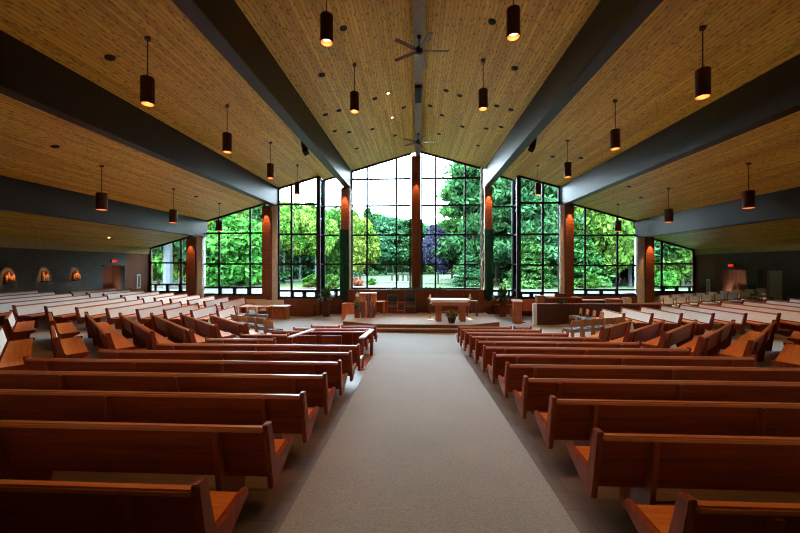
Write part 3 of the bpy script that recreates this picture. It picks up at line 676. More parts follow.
# ambo
t = thing('ambo', 'wooden ambo with a wide reading desk on three upright slabs', 'lectern', (-2.42,17.65,PLAT))
for x, m_ in ((-.26,'darkwood'),(-.04,'orangewood'),(.20,'darkwood')): MB().box(x-.09,x+.09,-.15,.15,-.01,.78).build('slab', m_, t, bevel=.006)
MB().box(-.06,.06,-.19,.19,.0,1.19).build('front_panel', 'darkwood', t, bevel=.005)
MB().box(-.42,-.14,-.16,.16,.78,1.2).box(.14,.40,-.16,.16,.78,1.2).build('desk_wing', 'orangewood', t, bevel=.006)
MB().box(-.42,.40,-.22,.24,1.19,1.22).build('reading_board', 'orangewood', t)
t = thing('side_table', 'small wooden table behind the ambo', 'table', (-1.95,18.6,PLAT))
MB().box(-.28,.28,-.25,.25,.68,.72).build('tabletop', 'orangewood', t)
for sx in (-1,1):
    for sy in (-1,1): MB().box(sx*.24-.03,sx*.24+.03,sy*.2-.03,sy*.2+.03,-.01,.68).build('leg', 'orangewood', t)
t = thing('side_table', 'small wooden side table between the two green chairs', 'table', (-.86,19.25,PLAT))
MB().box(-.2,.2,-.2,.12,.58,.62).build('tabletop', 'orangewood', t); MB().box(-.2,.2,-.2,.12,.14,.17).build('shelf', 'orangewood', t)
for sx in (-1,1):
    for sy in (-.17,.09): MB().box(sx*.18-.02,sx*.18+.02,sy-.02,sy+.02,-.01,.58).build('leg', 'orangewood', t)
# flower pedestal by the ambo
t = thing('flower_stand', 'dark wooden pedestal left of the ambo', 'stand', (-2.95,17.5,PLAT))
MB().box(-.12,.12,-.12,.12,-.01,.60).build('column', 'darkwood', t, bevel=.01)
MB().box(-.14,.14,-.14,.14,.60,.63).build('top', 'darkwood', t)
t = thing('flower_arrangement', 'trailing green and yellow flower arrangement on the pedestal left of the ambo', 'flowers', (-2.95,17.5,PLAT+.63))
MB().lathe([(.06,0),(.09,.12),(.08,.16)], 14).build('vase', 'pot', t)
addobj('foliage', mesh_quads('foliage', [leaves(260, 0,-.06,.08,.15,.15,.32,.05)], 'dryleaf'), t)
addobj('foliage', mesh_quads('foliage', [leaves(120, 0,-.1,-.08,.14,.1,.18,.05)], 'leaf'), t)
addobj('blossom', mesh_quads('blossom', [leaves(60, 0,-.02,.50,.09,.07,.12,.04)], 'white'), t)
# altar
t = thing('altar_table', 'wooden altar table with white cloth on thick paired legs', 'altar', (1.55,16.75,PLAT))
MB().box(-.86,.86,-.42,.42,.74,.96).build('apron', 'orangewood', t, bevel=.01)
MB().box(-.90,.90,-.46,.46,.96,1.0).build('tabletop', 'orangewood', t)
for sx in (-1,1):
    for sy in (-.26,.26): MB().box(sx*.55-.13,sx*.55+.13,sy-.07,sy+.07,-.01,.74).build('leg', 'orangewood', t, bevel=.01)
MB().box(-.62,.62,-.03,.03,.35,.42).build('stretcher', 'darkwood', t)
o = MB().box(-.92,.78,-.48,.48,1.0,1.012).box(-.92,.78,-.488,-.478,.90,1.012).build('altar_cloth', 'white', loc=(1.55,16.75,PLAT)); tag(o, 'white linen cloth over the altar table', 'cloth')
for x, y, lb in [(.62,16.85,'tall candle stand left of the altar table'),(2.52,17.1,'tall candle stand right of the altar table')]:
    t = thing('candle_stand', lb, 'candle stand', (x, y, PLAT))
    MB().lathe([(.13,0),(.13,.02),(.03,.05)], 16).build('foot', 'gold', t)
    MB().box(-.06,.06,-.06,.06,.30,.78).build('block', 'darkwood', t, bevel=.008)
    MB().tube((0,0,.04),(0,0,1.0), .014).build('stem', 'gold', t)
    MB().lathe([(.03,.99),(.11,1.03),(.11,1.045)], 16).build('dish', 'gold', t)
    MB().lathe([(.035,1.045),(.035,1.22)], 12).build('candle', 'white', t)
t = thing('credence_table', 'small dark wooden table right behind the altar', 'table', (2.78,18.2,PLAT))
MB().box(-.28,.28,-.2,.2,.76,.80).build('tabletop', 'darkwood', t)
for sx in (-1,1):
    for sy in (-1,1): MB().box(sx*.24-.02,sx*.24+.02,sy*.16-.02,sy*.16+.02,-.01,.76).build('leg', 'darkwood', t)
t = thing('potted_mum', 'potted yellow-brown chrysanthemum on the platform in front of the altar', 'plant', (1.55,16.02,PLAT))
MB().lathe([(.13,0),(.19,.20),(.20,.26),(.17,.26)], 18).build('pot', 'pot', t)
addobj('foliage', mesh_quads('foliage', [leaves(700, 0,0,.42,.30,.28,.20,.035)], 'dryleaf'), t)
# cantor lectern, panel and microphone
t = thing('cantor_lectern', 'tall plain wooden lectern right of the altar', 'lectern', (4.98,18.0,FLAT))
MB().box(-.19,.19,-.17,.17,-.01,1.10).build('body', 'orangewood', t, bevel=.01)
MB().hexa([(-.24,-.16,1.08),(.24,-.16,1.08),(.24,.24,1.10),(-.24,.24,1.10),(-.24,-.16,1.10),(.24,-.16,1.10),(.24,.24,1.17),(-.24,.24,1.17)]).build('reading_board', 'orangewood', t)
MB().tube((.1,0,1.14),(.12,-.1,1.32), .006).build('reading_lamp', 'black', t)
t = thing('wood_bench', 'wooden backed bench seen between the lectern and the long partition', 'bench', (6.05,20.2,FLAT))
MB().box(-.75,.75,-.04,.04,.35,1.0).build('backrest', 'orangewood', t, bevel=.01)
MB().box(-.75,.75,.0,.45,.35,.42).build('seat', 'orangewood', t)
for sx in (-1,1): MB().box(sx*.70-.04,sx*.70+.04,.0,.42,-.01,.42).build('leg', 'orangewood', t)
t = thing('microphone_stand', 'thin black microphone stand between lectern and partition', 'microphone stand', (5.33,18.25,FLAT))
MB().lathe([(.13,0),(.13,.02),(.02,.03)], 16).build('base', 'black', t); MB().tube((0,0,.02),(0,0,1.02), .009).build('stem', 'black', t)
MB().tube((0,0,1.02),(0,-.12,1.12), .016).build('microphone', 'black', t)
# long partition on the right
def wall_line(pts, h0, h1, th):
    mb = MB()
    for a, b in zip(pts, pts[1:]): board(mb, a, b, h0, h1, -th)
    return mb
t = thing('choir_partition', 'long low brown brick partition with wooden cap right of the lectern', 'partition', (0,0,0))
PT = [(5.78,17.5),(7.35,17.65),(12.05,17.45)]
wall_line(PT, -1.0, .12, .14).build('wall_panel', 'partwood', t)
wall_line(PT, .12, .16, .18).build('cap', 'pewz', t)
MB().box(5.62,5.78,17.45,17.66,-.95,.16).build('end_post', 'concrete', t)
# organ console behind the partition
t = thing('organ_console', 'dark red wooden organ console behind the partition', 'organ', (7.55,18.9,FLAT))
MB().box(-.85,.85,-.35,.35,-.01,1.20).build('case', 'pewz', t, bevel=.02); MB().box(-.9,.9,-.38,.4,1.2,1.25).build('lid', 'rail', t)
MB().box(-.4,.4,-.1,0,1.25,1.42).build('music_desk', 'darkwood', t)
t = thing('music_cabinet', 'small pale wooden cabinet left of the organ console', 'cabinet', (6.4,18.9,FLAT)); MB().box(-.18,.18,-.2,.2,-.01,1.28).build('body', 'oak', t, bevel=.01); MB().box(-.2,.2,-.22,.22,1.28,1.31).build('top', 'oak', t)
t = thing('potted_plant', 'small green plant on top of the long partition', 'plant', (7.05,17.72,.16)); MB().lathe([(.06,0),(.08,.08)], 12).build('pot', 'pot', t)
addobj('foliage', mesh_quads('foliage', [leaves(260, 0,0,.10,.32,.12,.08,.05)], 'leaf'), t)
t = thing('keyboard_stand', 'white keyboard on a low stand behind the partition', 'keyboard', (9.0,18.9,FLAT)); MB().box(-.65,.65,-.2,.2,1.06,1.12).build('keyboard', 'white', t, bevel=.01)
MB().box(-.6,-.5,-.2,.2,-.01,1.06).box(.5,.6,-.2,.2,-.01,1.06).build('stand', 'black', t)
t = thing('storage_cabinet', 'orange wooden cabinet behind the partition near the far right column', 'cabinet', (10.15,18.9,FLAT)); MB().box(-.33,.33,-.25,.25,-.01,1.12).build('body', 'orangewood', t, bevel=.01); MB().box(-.35,.35,-.27,.27,1.12,1.16).build('top', 'orangewood', t)
o = MB().box(10.62,10.95,18.7,19.05,-.80,.36).build('white_box', 'white', bevel=.03); tag(o, 'white box standing right of the orange wooden cabinet', 'box')
# left tables
t = thing('wooden_table', 'plain wooden table among the chairs at the left of the sanctuary', 'table', (-8.15,17.7,FLAT))
MB().box(-.75,.75,-.35,.35,.78,.82).build('tabletop', 'rail', t, bevel=.005)
for sx in (-1,1):
    for sy in (-1,1): MB().box(sx*.68-.03,sx*.68+.03,sy*.3-.03,sy*.3+.03,-.01,.78).build('leg', 'orangewood', t)
for i, (x, y, lb) in enumerate([(-9.3,20.0,'cream pew by the left window, the outer one'),(-8.1,19.6,'cream pew by the left window beside the brick ledge')]):
    t = thing('cream_bench', lb.replace('pew','bench'), 'bench', (x, y, FLAT), R(180)); MB().box(-.65,.65,-.04,.02,.4,.95).build('backrest', 'cream', t, bevel=.01)
    MB().box(-.65,.65,.0,.45,.38,.45).build('seat', 'cream', t, bevel=.01)
    for sx in (-1,1): MB().box(sx*.6-.04,sx*.6+.04,-.02,.43,-.01,.6).build('end_panel', 'orangewood', t)
t = thing('display_table', 'pale topped wooden side table at the edge of the left sanctuary floor', 'table', (-7.4,18.75,FLAT))
MB().box(-.55,.55,-.35,.35,.70,.74).build('tabletop', 'cream', t); MB().box(-.42,.36,-.28,.28,.1,.70).build('cabinet', 'orangewood', t)
for sx in (-1,1): MB().box(sx*.45-.03,sx*.45+.03,-.3,.3,-.01,.70).build('leg', 'orangewood', t)
# brick ledges and potted palms
tag(MB().box(-8.36,-5.85,19.85,20.2,-.89,-.25).build('brick_ledge', 'brick'), 'long low brown brick ledge below the left projecting window', 'ledge')
tag(MB().box(-5.55,-4.62,20.95,21.22,-.89,-.30).build('brick_ledge', 'brick'), 'low brick ledge behind the left potted palm', 'ledge')
tag(MB().box(4.55,5.7,21.3,21.67,-.89,-.30).build('brick_ledge', 'brick'), 'low brick ledge behind the right potted palm', 'ledge')
def palm(x, y, lb, lb2):
    t = thing('plant_pedestal', lb2, 'pedestal', (x, y, FLAT)); MB().box(-.16,.16,-.16,.16,-.02,.80).build('column', 'brick', t); MB().box(-.19,.19,-.19,.19,.80,.85).build('cap', 'panelwood', t)
    t = thing('potted_palm', lb, 'plant', (x, y, FLAT+.85)); MB().lathe([(.12,0),(.17,.22),(.14,.22)], 16).build('pot', 'pot', t)
    mb = MB()
    for i in range(75):
        a = random.random()*6.28; el = random.uniform(.1,1.4); L = random.uniform(.45,.78); pr = None
        for j in range(6):
            f = j/5; r_ = L*f*math.cos(el)+.05; z = .22+L*f*math.sin(el)-L*.40*f*f*math.cos(el); wv = .075*math.sin(math.pi*min(.98,f*.85+.12))+.004
            c = Vector((r_*math.cos(a), r_*math.sin(a), z)); n = Vector((-math.sin(a), math.cos(a), 0))*wv
            cur = (mb.bm.verts.new(c-n), mb.bm.verts.new(c+n))
            if pr: mb.bm.faces.new([pr[0], pr[1], cur[1], cur[0]])
            pr = cur
    mb.build('foliage', 'leaf', t)
palm(-5.15,20.05,'bushy green palm on the pedestal left of the altar','brick pedestal left of the altar area under a palm')
palm(4.85,20.45,'bushy green palm on the pedestal right of the altar','brick pedestal right of the altar area under a palm')
# banners
for x0, x1, y, lb in [(-4.58,-4.02,20.9,'long dark green banner hanging left of the tall windows'),(3.97,4.50,21.2,'long dark green banner hanging right of the tall windows')]:
    t = thing('banner', lb, 'banner', ((x0+x1)/2, y, 0)); h = (x1-x0)/2; mb = MB(); n = 10; rows = []
    for z in [4.15, 3, 2, 1, .25]:
        rows.append([mb.bm.verts.new((-h+2*h*i/n, .015*math.sin(i*1.9+z), z - (0.0))) for i in range(n+1)])
    rows.append([mb.bm.verts.new((-h+2*h*i/n, .015*math.sin(i*1.9), .15-.30*(1-abs(2*i/n-1)))) for i in range(n+1)])
    for a, b in zip(rows, rows[1:]):
        for i in range(n): mb.bm.faces.new([a[i], a[i+1], b[i+1], b[i]])
    r = bmesh.ops.solidify(mb.bm, geom=mb.bm.faces[:], thickness=.012)
    mb.build('cloth', 'banner', t); MB().tube((-h-.03,0,4.16),(h+.03,0,4.16), .018).build('rod', 'pewz', t)
# ------------------------------------------------------------------ side wall features
for i, y in enumerate([14.2,15.9,17.55,19.2]):
    t = thing('wall_relief', 'small lit relief of figures on the left wall, %s from the wood alcove' % ORD[3-i], 'sculpture', (WL, y, 1.22), 0, 'lit reliefs along the left wall')
    MB().box(-.01,.22,-.34,.34,-.06,.0).build('ledge', 'black', t)
    mb = MB()
    if i % 2: mb.prism([(-.30,0),(.30,0),(.26,.42),(.08,.62),(-.10,.60),(-.27,.40)], 'x', 0, .05)
    else: mb.prism([(-.24,0),(.24,0),(.22,.58),(-.22,.58)], 'x', 0, .05)
    mb.build('backing', 'bronze', t)
    for j in range(3 + i % 2):
        yy = -.18+.16*j; hh = .34+.1*((i+j) % 3)
        f = MB().lathe([(.075,0),(.06,hh*.5),(.07,hh*.78),(.02,hh*.82)], 10, c=(.10,yy)).lathe([(.001,hh*.78),(.045,hh*.86),(.04,hh*.95),(.001,hh)], 10, c=(.10,yy)).build('figure', 'relief', t, smooth=True)
    t.scale = (.8,.62,.85)
    spot((WL+.75, y, 2.75), (WL, y, 1.35), 70, 30, (1,.42,.15), .03, .6, 'relief_spot')
def exit_sign(x, y, z, s, lb):
    t = thing('exit_sign', lb, 'sign', (x, y, z)); t.rotation_euler = (0,0,R(90) if s < 0 else R(-90))
    MB().box(-.24,.24,-.04,.04,-.13,.13).build('sign_box', 'exitbox', t, bevel=.01)
    for k, ch in enumerate('EXIT'):
        x0 = -.19+.10*k; mb = MB(); yb0, yb1 = -.052, -.038; H = .08
        def B(a, b, c, d): mb.box(x0+a, x0+b, yb0, yb1, c, d)
        if ch == 'E': B(0,.018,-H,H); B(0,.07,H-.02,H); B(0,.06,-.01,.01); B(0,.07,-H,-H+.02)
        if ch == 'X':
            for sg in (1,-1): mb.box(-.010,.010,yb0,yb1,-.088,.088, Matrix.Translation((x0+.035,0,0)) @ Matrix.Rotation(sg*.38,4,'Y'))
        if ch == 'I': B(.026,.044,-H,H)
        if ch == 'T': B(.026,.044,-H,H); B(0,.07,H-.02,H)
        mb.build('letter', 'exitred', t)
    return t
exit_sign(WL+.06, 21.75, 2.30, -1, 'red EXIT sign above the wood alcove on the left wall')
exit_sign(WR-.06, 23.45, 2.02, 1, 'red EXIT sign above the wood alcove on the right wall')
def wall_frame(loc, axis, lb):
    t = thing('wall_frame', lb, 'picture', loc); t.rotation_euler = (0,0,axis)
    MB().box(-.17,.17,-.03,0,-.50,-.40).box(-.17,.17,-.03,0,.40,.50).box(-.17,-.09,-.03,0,-.40,.40).box(.09,.17,-.03,0,-.40,.40).build('frame', 'glasswhite', t)
    MB().box(-.09,.09,-.015,0,-.40,.40).build('panel', 'darkwood', t)
wall_frame((WL+.0, 23.8, .93), R(90), 'narrow cream framed panel on the wood wall at the left')
wall_frame((WR-.0, 25.3, .60), R(-90), 'narrow cream framed panel on the wood wall at the right')
# alcove shelf left, door right
tag(MB().box(WL-.85,WL+.1,20.95,22.7,2.0,2.06).build('alcove_canopy', 'darkwood'), 'dark wooden lintel over the left alcove', 'lintel')
tag(MB().box(WL-.88,WL-.5,21.02,22.63,.35,.42).build('alcove_shelf', 'darkwood'), 'dark wooden shelf inside the left alcove', 'shelf')
tag(MB().box(WR+.5,WR+.88,22.6,24.1,.35,.42).build('alcove_shelf', 'darkwood'), 'dark wooden shelf inside the right alcove', 'shelf')
d = thing('door_1', 'cream door in the right side wall', None, (WR+.12, 20.81, 0)); d['kind'] = 'structure'
MB().box(-.03,.03,-.40,.40,-.45,1.70).build('door_panel', 'doorcream', d); MB().box(-.10,-.03,-.34,-.24,.62,.66).build('door_handle', 'gold', d)
MB().box(-.12,.1,-.43,-.40,-.45,1.75).box(-.12,.1,.40,.43,-.45,1.75).box(-.12,.1,-.43,.43,1.70,1.75).build('door_frame', 'doorcream', d)
struct(MB().box(WR+.28, WR+.34, 21.3, 21.8, -.6, 1.8), 'doorway_backing', 'darkwood', 'dark backing sheet in the open doorway of the right side wall')  # dark sheet stands in for the shade inside the opening
for y, lb in ((22.02,'dark wall plate on the grey block pier, one nearer the camera'),(22.26,'dark wall plate on the grey block pier, one nearer the alcove')):
    t = MB().box(WR-.03,WR+.01,y-.06,y+.06,.62,.85).build('wall_plate', 'black'); tag(t, lb, 'wall plate')

# ------------------------------------------------------------------ outdoors
mb = MB(); n = 60
xs = np.linspace(-110,110,n); ys = np.linspace(20.9,150,n)
def gz(x, y):
    r = max(0, y-55)/60; return min(r, 1.2)*1.0 + .25*math.sin(x*.13)*math.sin(y*.09) - .05
V = [(x, y, gz(x, y) if y > 30 else -.02+ (y-20.9)/9.1*(gz(x,30)+.02)) for y in ys for x in xs]
# hold the lawn just below the patio around the building
V = [(x, y, min(z, -.06) if y < 28 else z) for x, y, z in V]
F = [(j*n+i, j*n+i+1, (j+1)*n+i+1, (j+1)*n+i) for j in range(n-1) for i in range(n-1)
     if not (V[j*n+i][1] < 27 and abs(V[j*n+i][0]) < 23)]
me = bpy.data.meshes.new('lawn'); me.from_pydata(V, [], F); me.materials.append(M['grass']); o = addobj('lawn', me); tag(o, 'bright green lawn outside the windows', None, None, 'structure')
mb = MB()
for x0, x1, y0 in [(-24,-14.6,25.2),(-14.6,-8.9,22.8),(-8.9,-4.2,21.75),(-4.2,4.4,21.6),(4.4,8.9,22.15),(8.9,15,23.8),(15,24,26.9)]: mb.box(x0, x1, y0, 30.5, -.3, .02)
M['patio'] = plain('terrace_concrete', (.050,.050,.050), .9, var=.15, scale=1.5)
struct(mb, 'patio', 'patio', 'pale concrete terrace outside the windows')
# drive curving across the lawn
mb = MB(); pr = None
for i in range(40):
    x = -45+2.4*i; y = 41 + 3.5*math.sin(i*.11)
    a = mb.bm.verts.new((x, y-1.2, gz(x,y-1.2)+.06)); b = mb.bm.verts.new((x, y+1.2, gz(x,y+1.2)+.06))
    if pr: mb.bm.faces.new([pr[0], a, b, pr[1]])
    pr = (a, b)
struct(mb, 'road_path', 'path', 'grey path crossing the lawn')
mb = MB(); pr = None
for i in range(30):
    x = -26+1.0*i - 6; y = 33 + 1.2*math.sin(i*.3)
    a = mb.bm.verts.new((x, y-.9, gz(x,y-.9)+.05)); b = mb.bm.verts.new((x, y+.9, gz(x,y+.9)+.05))
    if pr: mb.bm.faces.new([pr[0], a, b, pr[1]])
    pr = (a, b)
struct(mb, 'mulch_bed', 'mulch', 'reddish mulch bed beyond the left terrace')

def crown_decid(n=14000, rx=1., rz=1., size=.085, blobs=26):
    # unit crown: centred at 0, radius about 1
    C = []
    for i in range(blobs):
        d = rng.normal(size=3); d /= np.linalg.norm(d); p = d*rng.uniform(.35,.78); r = rng.uniform(.22,.42)
        k = n//blobs; q = rng.normal(size=(k,3)); q /= np.linalg.norm(q,axis=1)[:,None]; q *= r*(.75+.3*rng.random((k,1)))
        C.append(q+p)
    C = np.concatenate(C); return quads(C*np.array([rx,rx,rz]), size)
def crown_conifer(n=20000, size=.024, layers=22):
    # unit height 0..1, base radius .22
    C = []
    for i in range(layers):
        f = i/layers; z = .10+.88*f; rr = .22*(1-f)**.8*rng.uniform(.8,1.15)+.008
        nb = 9
        for b in range(nb):
            a = rng.uniform(0,6.28); k = int(n/(layers*nb)*(1.7-1.3*f))
            t = rng.random(k)**.6; w = .035*(1-f)+.008
            x = t*rr*np.cos(a)+rng.normal(size=k)*w*t; y = t*rr*np.sin(a)+rng.normal(size=k)*w*t; zz = z-.25*rr*t+rng.normal(size=k)*.012
            C.append(np.stack([x,y,zz],1))
    C = np.concatenate(C); return quads(C, size, .4)
def crown_pine(n=18000, size=.024):
    C = []
    for i in range(46):
        f = rng.random(); z = .22+.76*f; rr = .26*(1-f)**.55+.03; a = rng.uniform(0,6.28); k = n//46
        c = np.array([rr*.7*math.cos(a), rr*.7*math.sin(a), z]); q = rng.normal(size=(k,3))*np.array([.055,.055,.018]); C.append(q+c)
    return quads(np.concatenate(C), size, .4)
def to_mesh_unit(name, V, mat): return mesh_quads(name, [V], mat)
DECM = {m_: [to_mesh_unit('crown', crown_decid(), m_) for _ in range(2)] for m_ in ('f_green','f_yellow','f_purple')}
CONM = {m_: [to_mesh_unit('crown', crown_conifer(), m_) for _ in range(2)] for m_ in ('f_conifer','f_pine')}
PINM = {m_: [to_mesh_unit('crown', crown_pine(), m_) for _ in range(2)] for m_ in ('f_conifer','f_pine')}
def trunk_mesh(mat):
    mb = MB(); mb.tube((0,0,0),(0,0,.5),.017,.012,8); mb.tube((0,0,.5),(0,0,1),.012,.003,8)
    me = bpy.data.meshes.new('trunk'); bmesh.ops.recalc_face_normals(mb.bm, faces=mb.bm.faces[:]); mb.bm.to_mesh(me); mb.bm.free(); me.materials.append(M[mat]); return me
TR = {'bark': trunk_mesh('bark'), 'palebark': trunk_mesh('palebark')}
def px(X, y): # world x seen at picture column X at distance y
    th = math.atan(17/356); u = (X-400)/356; return y*(u*math.cos(th)-math.sin(th))/(math.cos(th)+u*math.sin(th))
tn = 0
def tree(kind, x, y, h, w, mat, label, bark='bark', base=.13, thick=1.0):
    global tn; tn += 1
    z = gz(x, y) if y > 30 else -.05
    t = thing({'d':'deciduous_tree','c':'conifer_tree','p':'pine_tree'}[kind], label, 'tree', (x, y, z-.05), random.uniform(0,6.28), 'trees outside the windows')
    tr = addobj('trunk', TR[bark], t); tr.scale = (h*thick, h*thick, h*(.8 if kind == 'd' else .98))
    if kind == 'd':
        c = addobj('crown', random.choice(DECM[mat]), t); ch = h*(1-base)/2; c.location = (0,0,h-ch); c.scale = (w/2, w/2, ch)
    else:
        c = addobj('crown', random.choice((CONM if kind == 'c' else PINM)[mat]), t); c.scale = (w/.44, w/.44, h)
    return t
where = {}
def lab(base, win): 
    k = (base, win); where[k] = where.get(k, -1)+1
    return base, win, where[k]
T = []
def add(kind, X, y, h, w, mat, desc, win, **k): T.append((kind, X, y, h, w, mat, desc, win, k))
# far left bay
add('d',158,36,11,6.5,'f_green','green leafy tree','far left window'); add('d',180,33,10,5.5,'f_yellow','yellow-green leafy tree','far left window')
add('p',168,30,15,5,'f_conifer','pine with pale trunk','far left window', bark='palebark', thick=1.6)
add('c',150,48,15,6,'f_conifer','dark conifer','far left window'); add('c',190,50,15,7,'f_pine','green conifer','far left window')
add('d',172,50,14,9,'f_green','tall green tree','far left window')
# left bay
add('d',232,33,7.6,7.6,'f_green','round bright green tree','left window bay', base=.06)
add('d',208,44,12.5,7,'f_green','tall green tree','left window bay'); add('c',222,52,15,7,'f_pine','green conifer','left window bay'); add('d',252,46,12.5,7,'f_green','tall leafy tree','left window bay')
add('c',262,40,11.5,5,'f_conifer','blue-green conifer','left window bay'); add('c',240,56,16,8,'f_pine','distant conifer','left window bay'); add('d',200,38,10,5,'f_green','light green tree','left window bay')
# projecting left bay
add('d',284,40,9.5,6,'f_yellow','yellow-green leafy tree','left projecting bay',base=.33); add('d',300,46,10.5,6.5,'f_green','green leafy tree','left projecting bay',bark='palebark',base=.33); add('d',316,42,9.6,5.5,'f_yellow','yellow-topped tree','left projecting bay',bark='palebark',base=.33)
add('d',331,50,10.5,7,'f_green','green tree behind the palm','left projecting bay'); add('c',292,56,12,7,'f_conifer','dark conifer','left projecting bay'); add('c',306,58,12,7,'f_conifer','shadowy conifer','left projecting bay'); add('c',325,60,11.5,7,'f_pine','green conifer','left projecting bay')
add('c',276,50,12,6,'f_conifer','deep green conifer','left projecting bay'); add('c',340,62,11,7,'f_conifer','blue-green conifer','left projecting bay')
# centre left
add('d',360,46,8.8,5.2,'f_yellow','yellow-green maple','left half of the tall window'); add('d',350,56,11,6,'f_green','green tree','left half of the tall window')
for X, y, h in [(368,70,13.8),(377,76,13.2),(386,72,11.8),(394,80,12.6),(402,78,10.8),(410,74,11.6),(418,80,11.5),(372,84,14)]:
    add('c' if X % 4 == 0 else 'p', X, y, h, 6.2, 'f_conifer' if X % 3 else 'f_pine', 'distant conifer', 'left half of the tall window')
# centre right
add('d',438,42,6.7,4.9,'f_purple','round purple-leaved tree','right half of the tall window', base=.14); 
add('p',464,52,15.5,6.5,'f_pine','tall pine','right half of the tall window'); add('p',474,40,14.5,6,'f_conifer','tall blue-green pine','right half of the tall window'); add('p',452,60,12,5,'f_pine','lighter pine','right half of the tall window')
add('c',468,36,4.6,2.6,'f_conifer','small blue spruce','right half of the tall window'); add('c',430,84,11.5,6.5,'f_conifer','distant conifer','right half of the tall window'); add('c',446,78,12,7,'f_pine','distant green conifer','right half of the tall window'); add('d',480,52,14,7,'f_green','green tree','right half of the tall window')
# right bays
for X, y, h, w, kd, mt, ds in [(497,42,14,6,'p','f_conifer','blue-green pine'),(506,50,17,8,'c','f_conifer','tall conifer'),(490,56,16,8,'c','f_pine','green conifer')]: add(kd,X,y,h,w,mt,ds,'narrow right window')
for X, y, h, w, kd, mt, ds, bk in [(522,36,12,5.5,'p','f_conifer','blue-green pine','palebark'),(534,44,16,7,'p','f_pine','tall green pine','palebark'),(549,38,13.5,6,'p','f_conifer','broad blue-green pine','palebark'),(542,52,18,9,'c','f_pine','tall conifer','bark'),(525,56,15,9,'c','f_conifer','dark conifer','bark'),(560,50,18,9,'c','f_conifer','dark tall conifer','bark'),(530,33,5.5,3.6,'c','f_pine','low bright spruce','bark')]: add(kd,X,y,h,w,mt,ds,'right projecting bay',bark=bk)
for X, y, h, w, kd, mt, ds, bk in [(580,36,8,4.5,'c','f_pine','bright green spruce','bark'),(592,42,15,7,'p','f_conifer','blue-green pine','palebark'),(605,36,11,7,'d','f_green','green leafy tree','bark'),(618,44,15,8,'p','f_pine','tall green pine','palebark'),(630,38,12,6,'p','f_conifer','slender blue-green pine','palebark'),(600,54,18,10,'c','f_conifer','tall dark conifer','bark'),(582,52,17,9,'c','f_pine','tall green conifer','bark'),(625,56,18,10,'c','f_conifer','deep green conifer','bark'),(645,50,17,9,'c','f_pine','broad conifer','bark')]: add(kd,X,y,h,w,mt,ds,'right window bay',bark=bk)
for X, y, h, w, kd, mt, ds in [(655,38,10,6,'d','f_green','green leafy tree'),(668,36,9.5,6.5,'d','f_green','low leafy tree'),(682,38,11,6,'p','f_conifer','blue-green pine'),(694,36,10,6,'p','f_pine','green pine'),(662,50,15,9,'c','f_conifer','dark conifer'),(680,52,16,9,'c','f_conifer','deep dark conifer'),(700,46,15,9,'c','f_pine','broad green conifer'),(672,44,13,7,'c','f_pine','dense conifer')]: add(kd,X,y,h,w,mt,ds,'far right window')
seen = {}
for kind, X, y, h, w, mat, desc, win, k in T:
    key = (desc, win); seen[key] = seen.get(key, 0)+1
cnt = {}
for kind, X, y, h, w, mat, desc, win, k in T:
    key = (desc, win); cnt[key] = cnt.get(key, -1)+1
    lb = '%s seen through the %s' % (desc, win)
    if seen[key] > 1: lb += ', %s from the left' % ORD[sorted([t[1] for t in T if (t[6],t[7]) == key]).index(X)]
    tree(kind, px(X, y), y, h, w, mat, lb, **k)
# undergrowth of the wood: nobody could count it
U = []
for i in range(1400):
    x = rng.uniform(-62, 62) if i < 1000 else rng.uniform(-14,14); y = rng.uniform(54, 60) if abs(x) > 14 else rng.uniform(90, 97)
    r = rng.uniform(.8, 1.6); q = rng.normal(size=(60,3)); q /= np.linalg.norm(q,axis=1)[:,None]; q *= r
    U.append(quads(q + np.array([x, y, gz(x,y)+rng.uniform(.3, 5.0)]), .28))
o = addobj('undergrowth', mesh_quads('undergrowth', U, 'f_conifer')); tag(o, 'dark undergrowth filling the wood behind the trees', 'undergrowth', None, 'stuff')
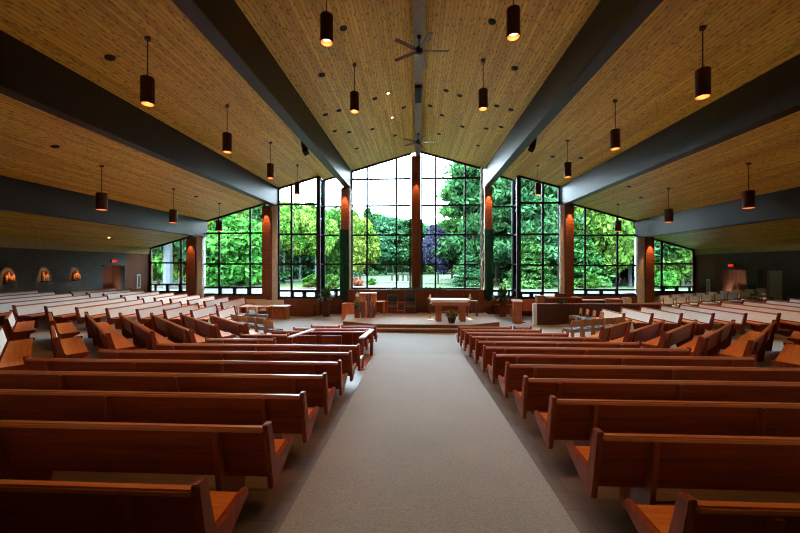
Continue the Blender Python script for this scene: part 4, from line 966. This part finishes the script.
# shrubs
for X, y, w, h, mat, lb in [(357,36,1.5,1.0,'f_red','low red flowering shrub beyond the tall window'),(372,38,1.1,.8,'f_green','small green shrub on the lawn beyond the tall window'),(330,31,2.0,1.6,'f_green','round green shrub beyond the left narrow window'),(312,34,2.5,1.4,'f_green','wide low green shrub beyond the left projecting bay'),(590,33,2,1.5,'f_green','round green shrub beyond the right window bay'),(665,33,2.2,1.8,'f_green','round green shrub beyond the far right window')]:
    x = px(X, y); o = addobj('garden_shrub', DECM[mat][0] if mat in DECM else None, None) if mat in DECM else addobj('garden_shrub', to_mesh_unit('shrub', crown_decid(2500, size=.12), mat))
    o.location = (x, y, gz(x, y)+h*.42); o.scale = (w/2, w/2, h/2); tag(o, lb, 'shrub')
for i, X in enumerate([392,398,403,408]):
    x = px(X, 48); o = MB().lathe([(.10,0),(.10,.75),(.05,.85)], 10).build('lawn_marker', 'black', loc=(x, 48, gz(x,48)+.0)); tag(o, 'small dark marker post on the lawn, %s from the left' % ORD[i], 'post', 'marker posts on the lawn')

# ------------------------------------------------------------------ light
w = bpy.data.worlds.new('sky'); SC.world = w; w.use_nodes = True; nt = w.node_tree; bg = nt.nodes['Background']
tc = N(nt, 'ShaderNodeTexCoord'); sp = N(nt, 'ShaderNodeSeparateXYZ'); nt.links.new(tc.outputs['Generated'], sp.inputs[0])
r = ramp(nt, sp.outputs['Z'], [(0, (.76,.89,1.0)), (.9, (.62,.81,1.0))]); nt.links.new(r.outputs[0], bg.inputs[0]); bg.inputs[1].default_value = 15.5
sun = bpy.data.lights.new('sun', 'SUN'); sun.energy = 4.0; sun.angle = R(12); sun.color = (1,.95,.85)
so = bpy.data.objects.new('sun', sun); COL.objects.link(so); so.rotation_euler = (R(38), R(-18), 0)

cam = bpy.data.cameras.new('camera'); co = bpy.data.objects.new('camera', cam); COL.objects.link(co); SC.camera = co
cam.sensor_width = 36; cam.lens = 356/800*36; co.location = (0,0,1.96); co.rotation_euler = (R(90), 0, math.atan(17/356))
cam.clip_end = 400; cam.clip_start = .05
SC.view_settings.view_transform = 'Standard'; SC.view_settings.look = 'None'; SC.view_settings.gamma = 1; SC.view_settings.exposure = 1.05
SC.cycles.filter_width = 1.1; SC.cycles.max_bounces = 8; SC.cycles.diffuse_bounces = 5; SC.cycles.transparent_max_bounces = 12
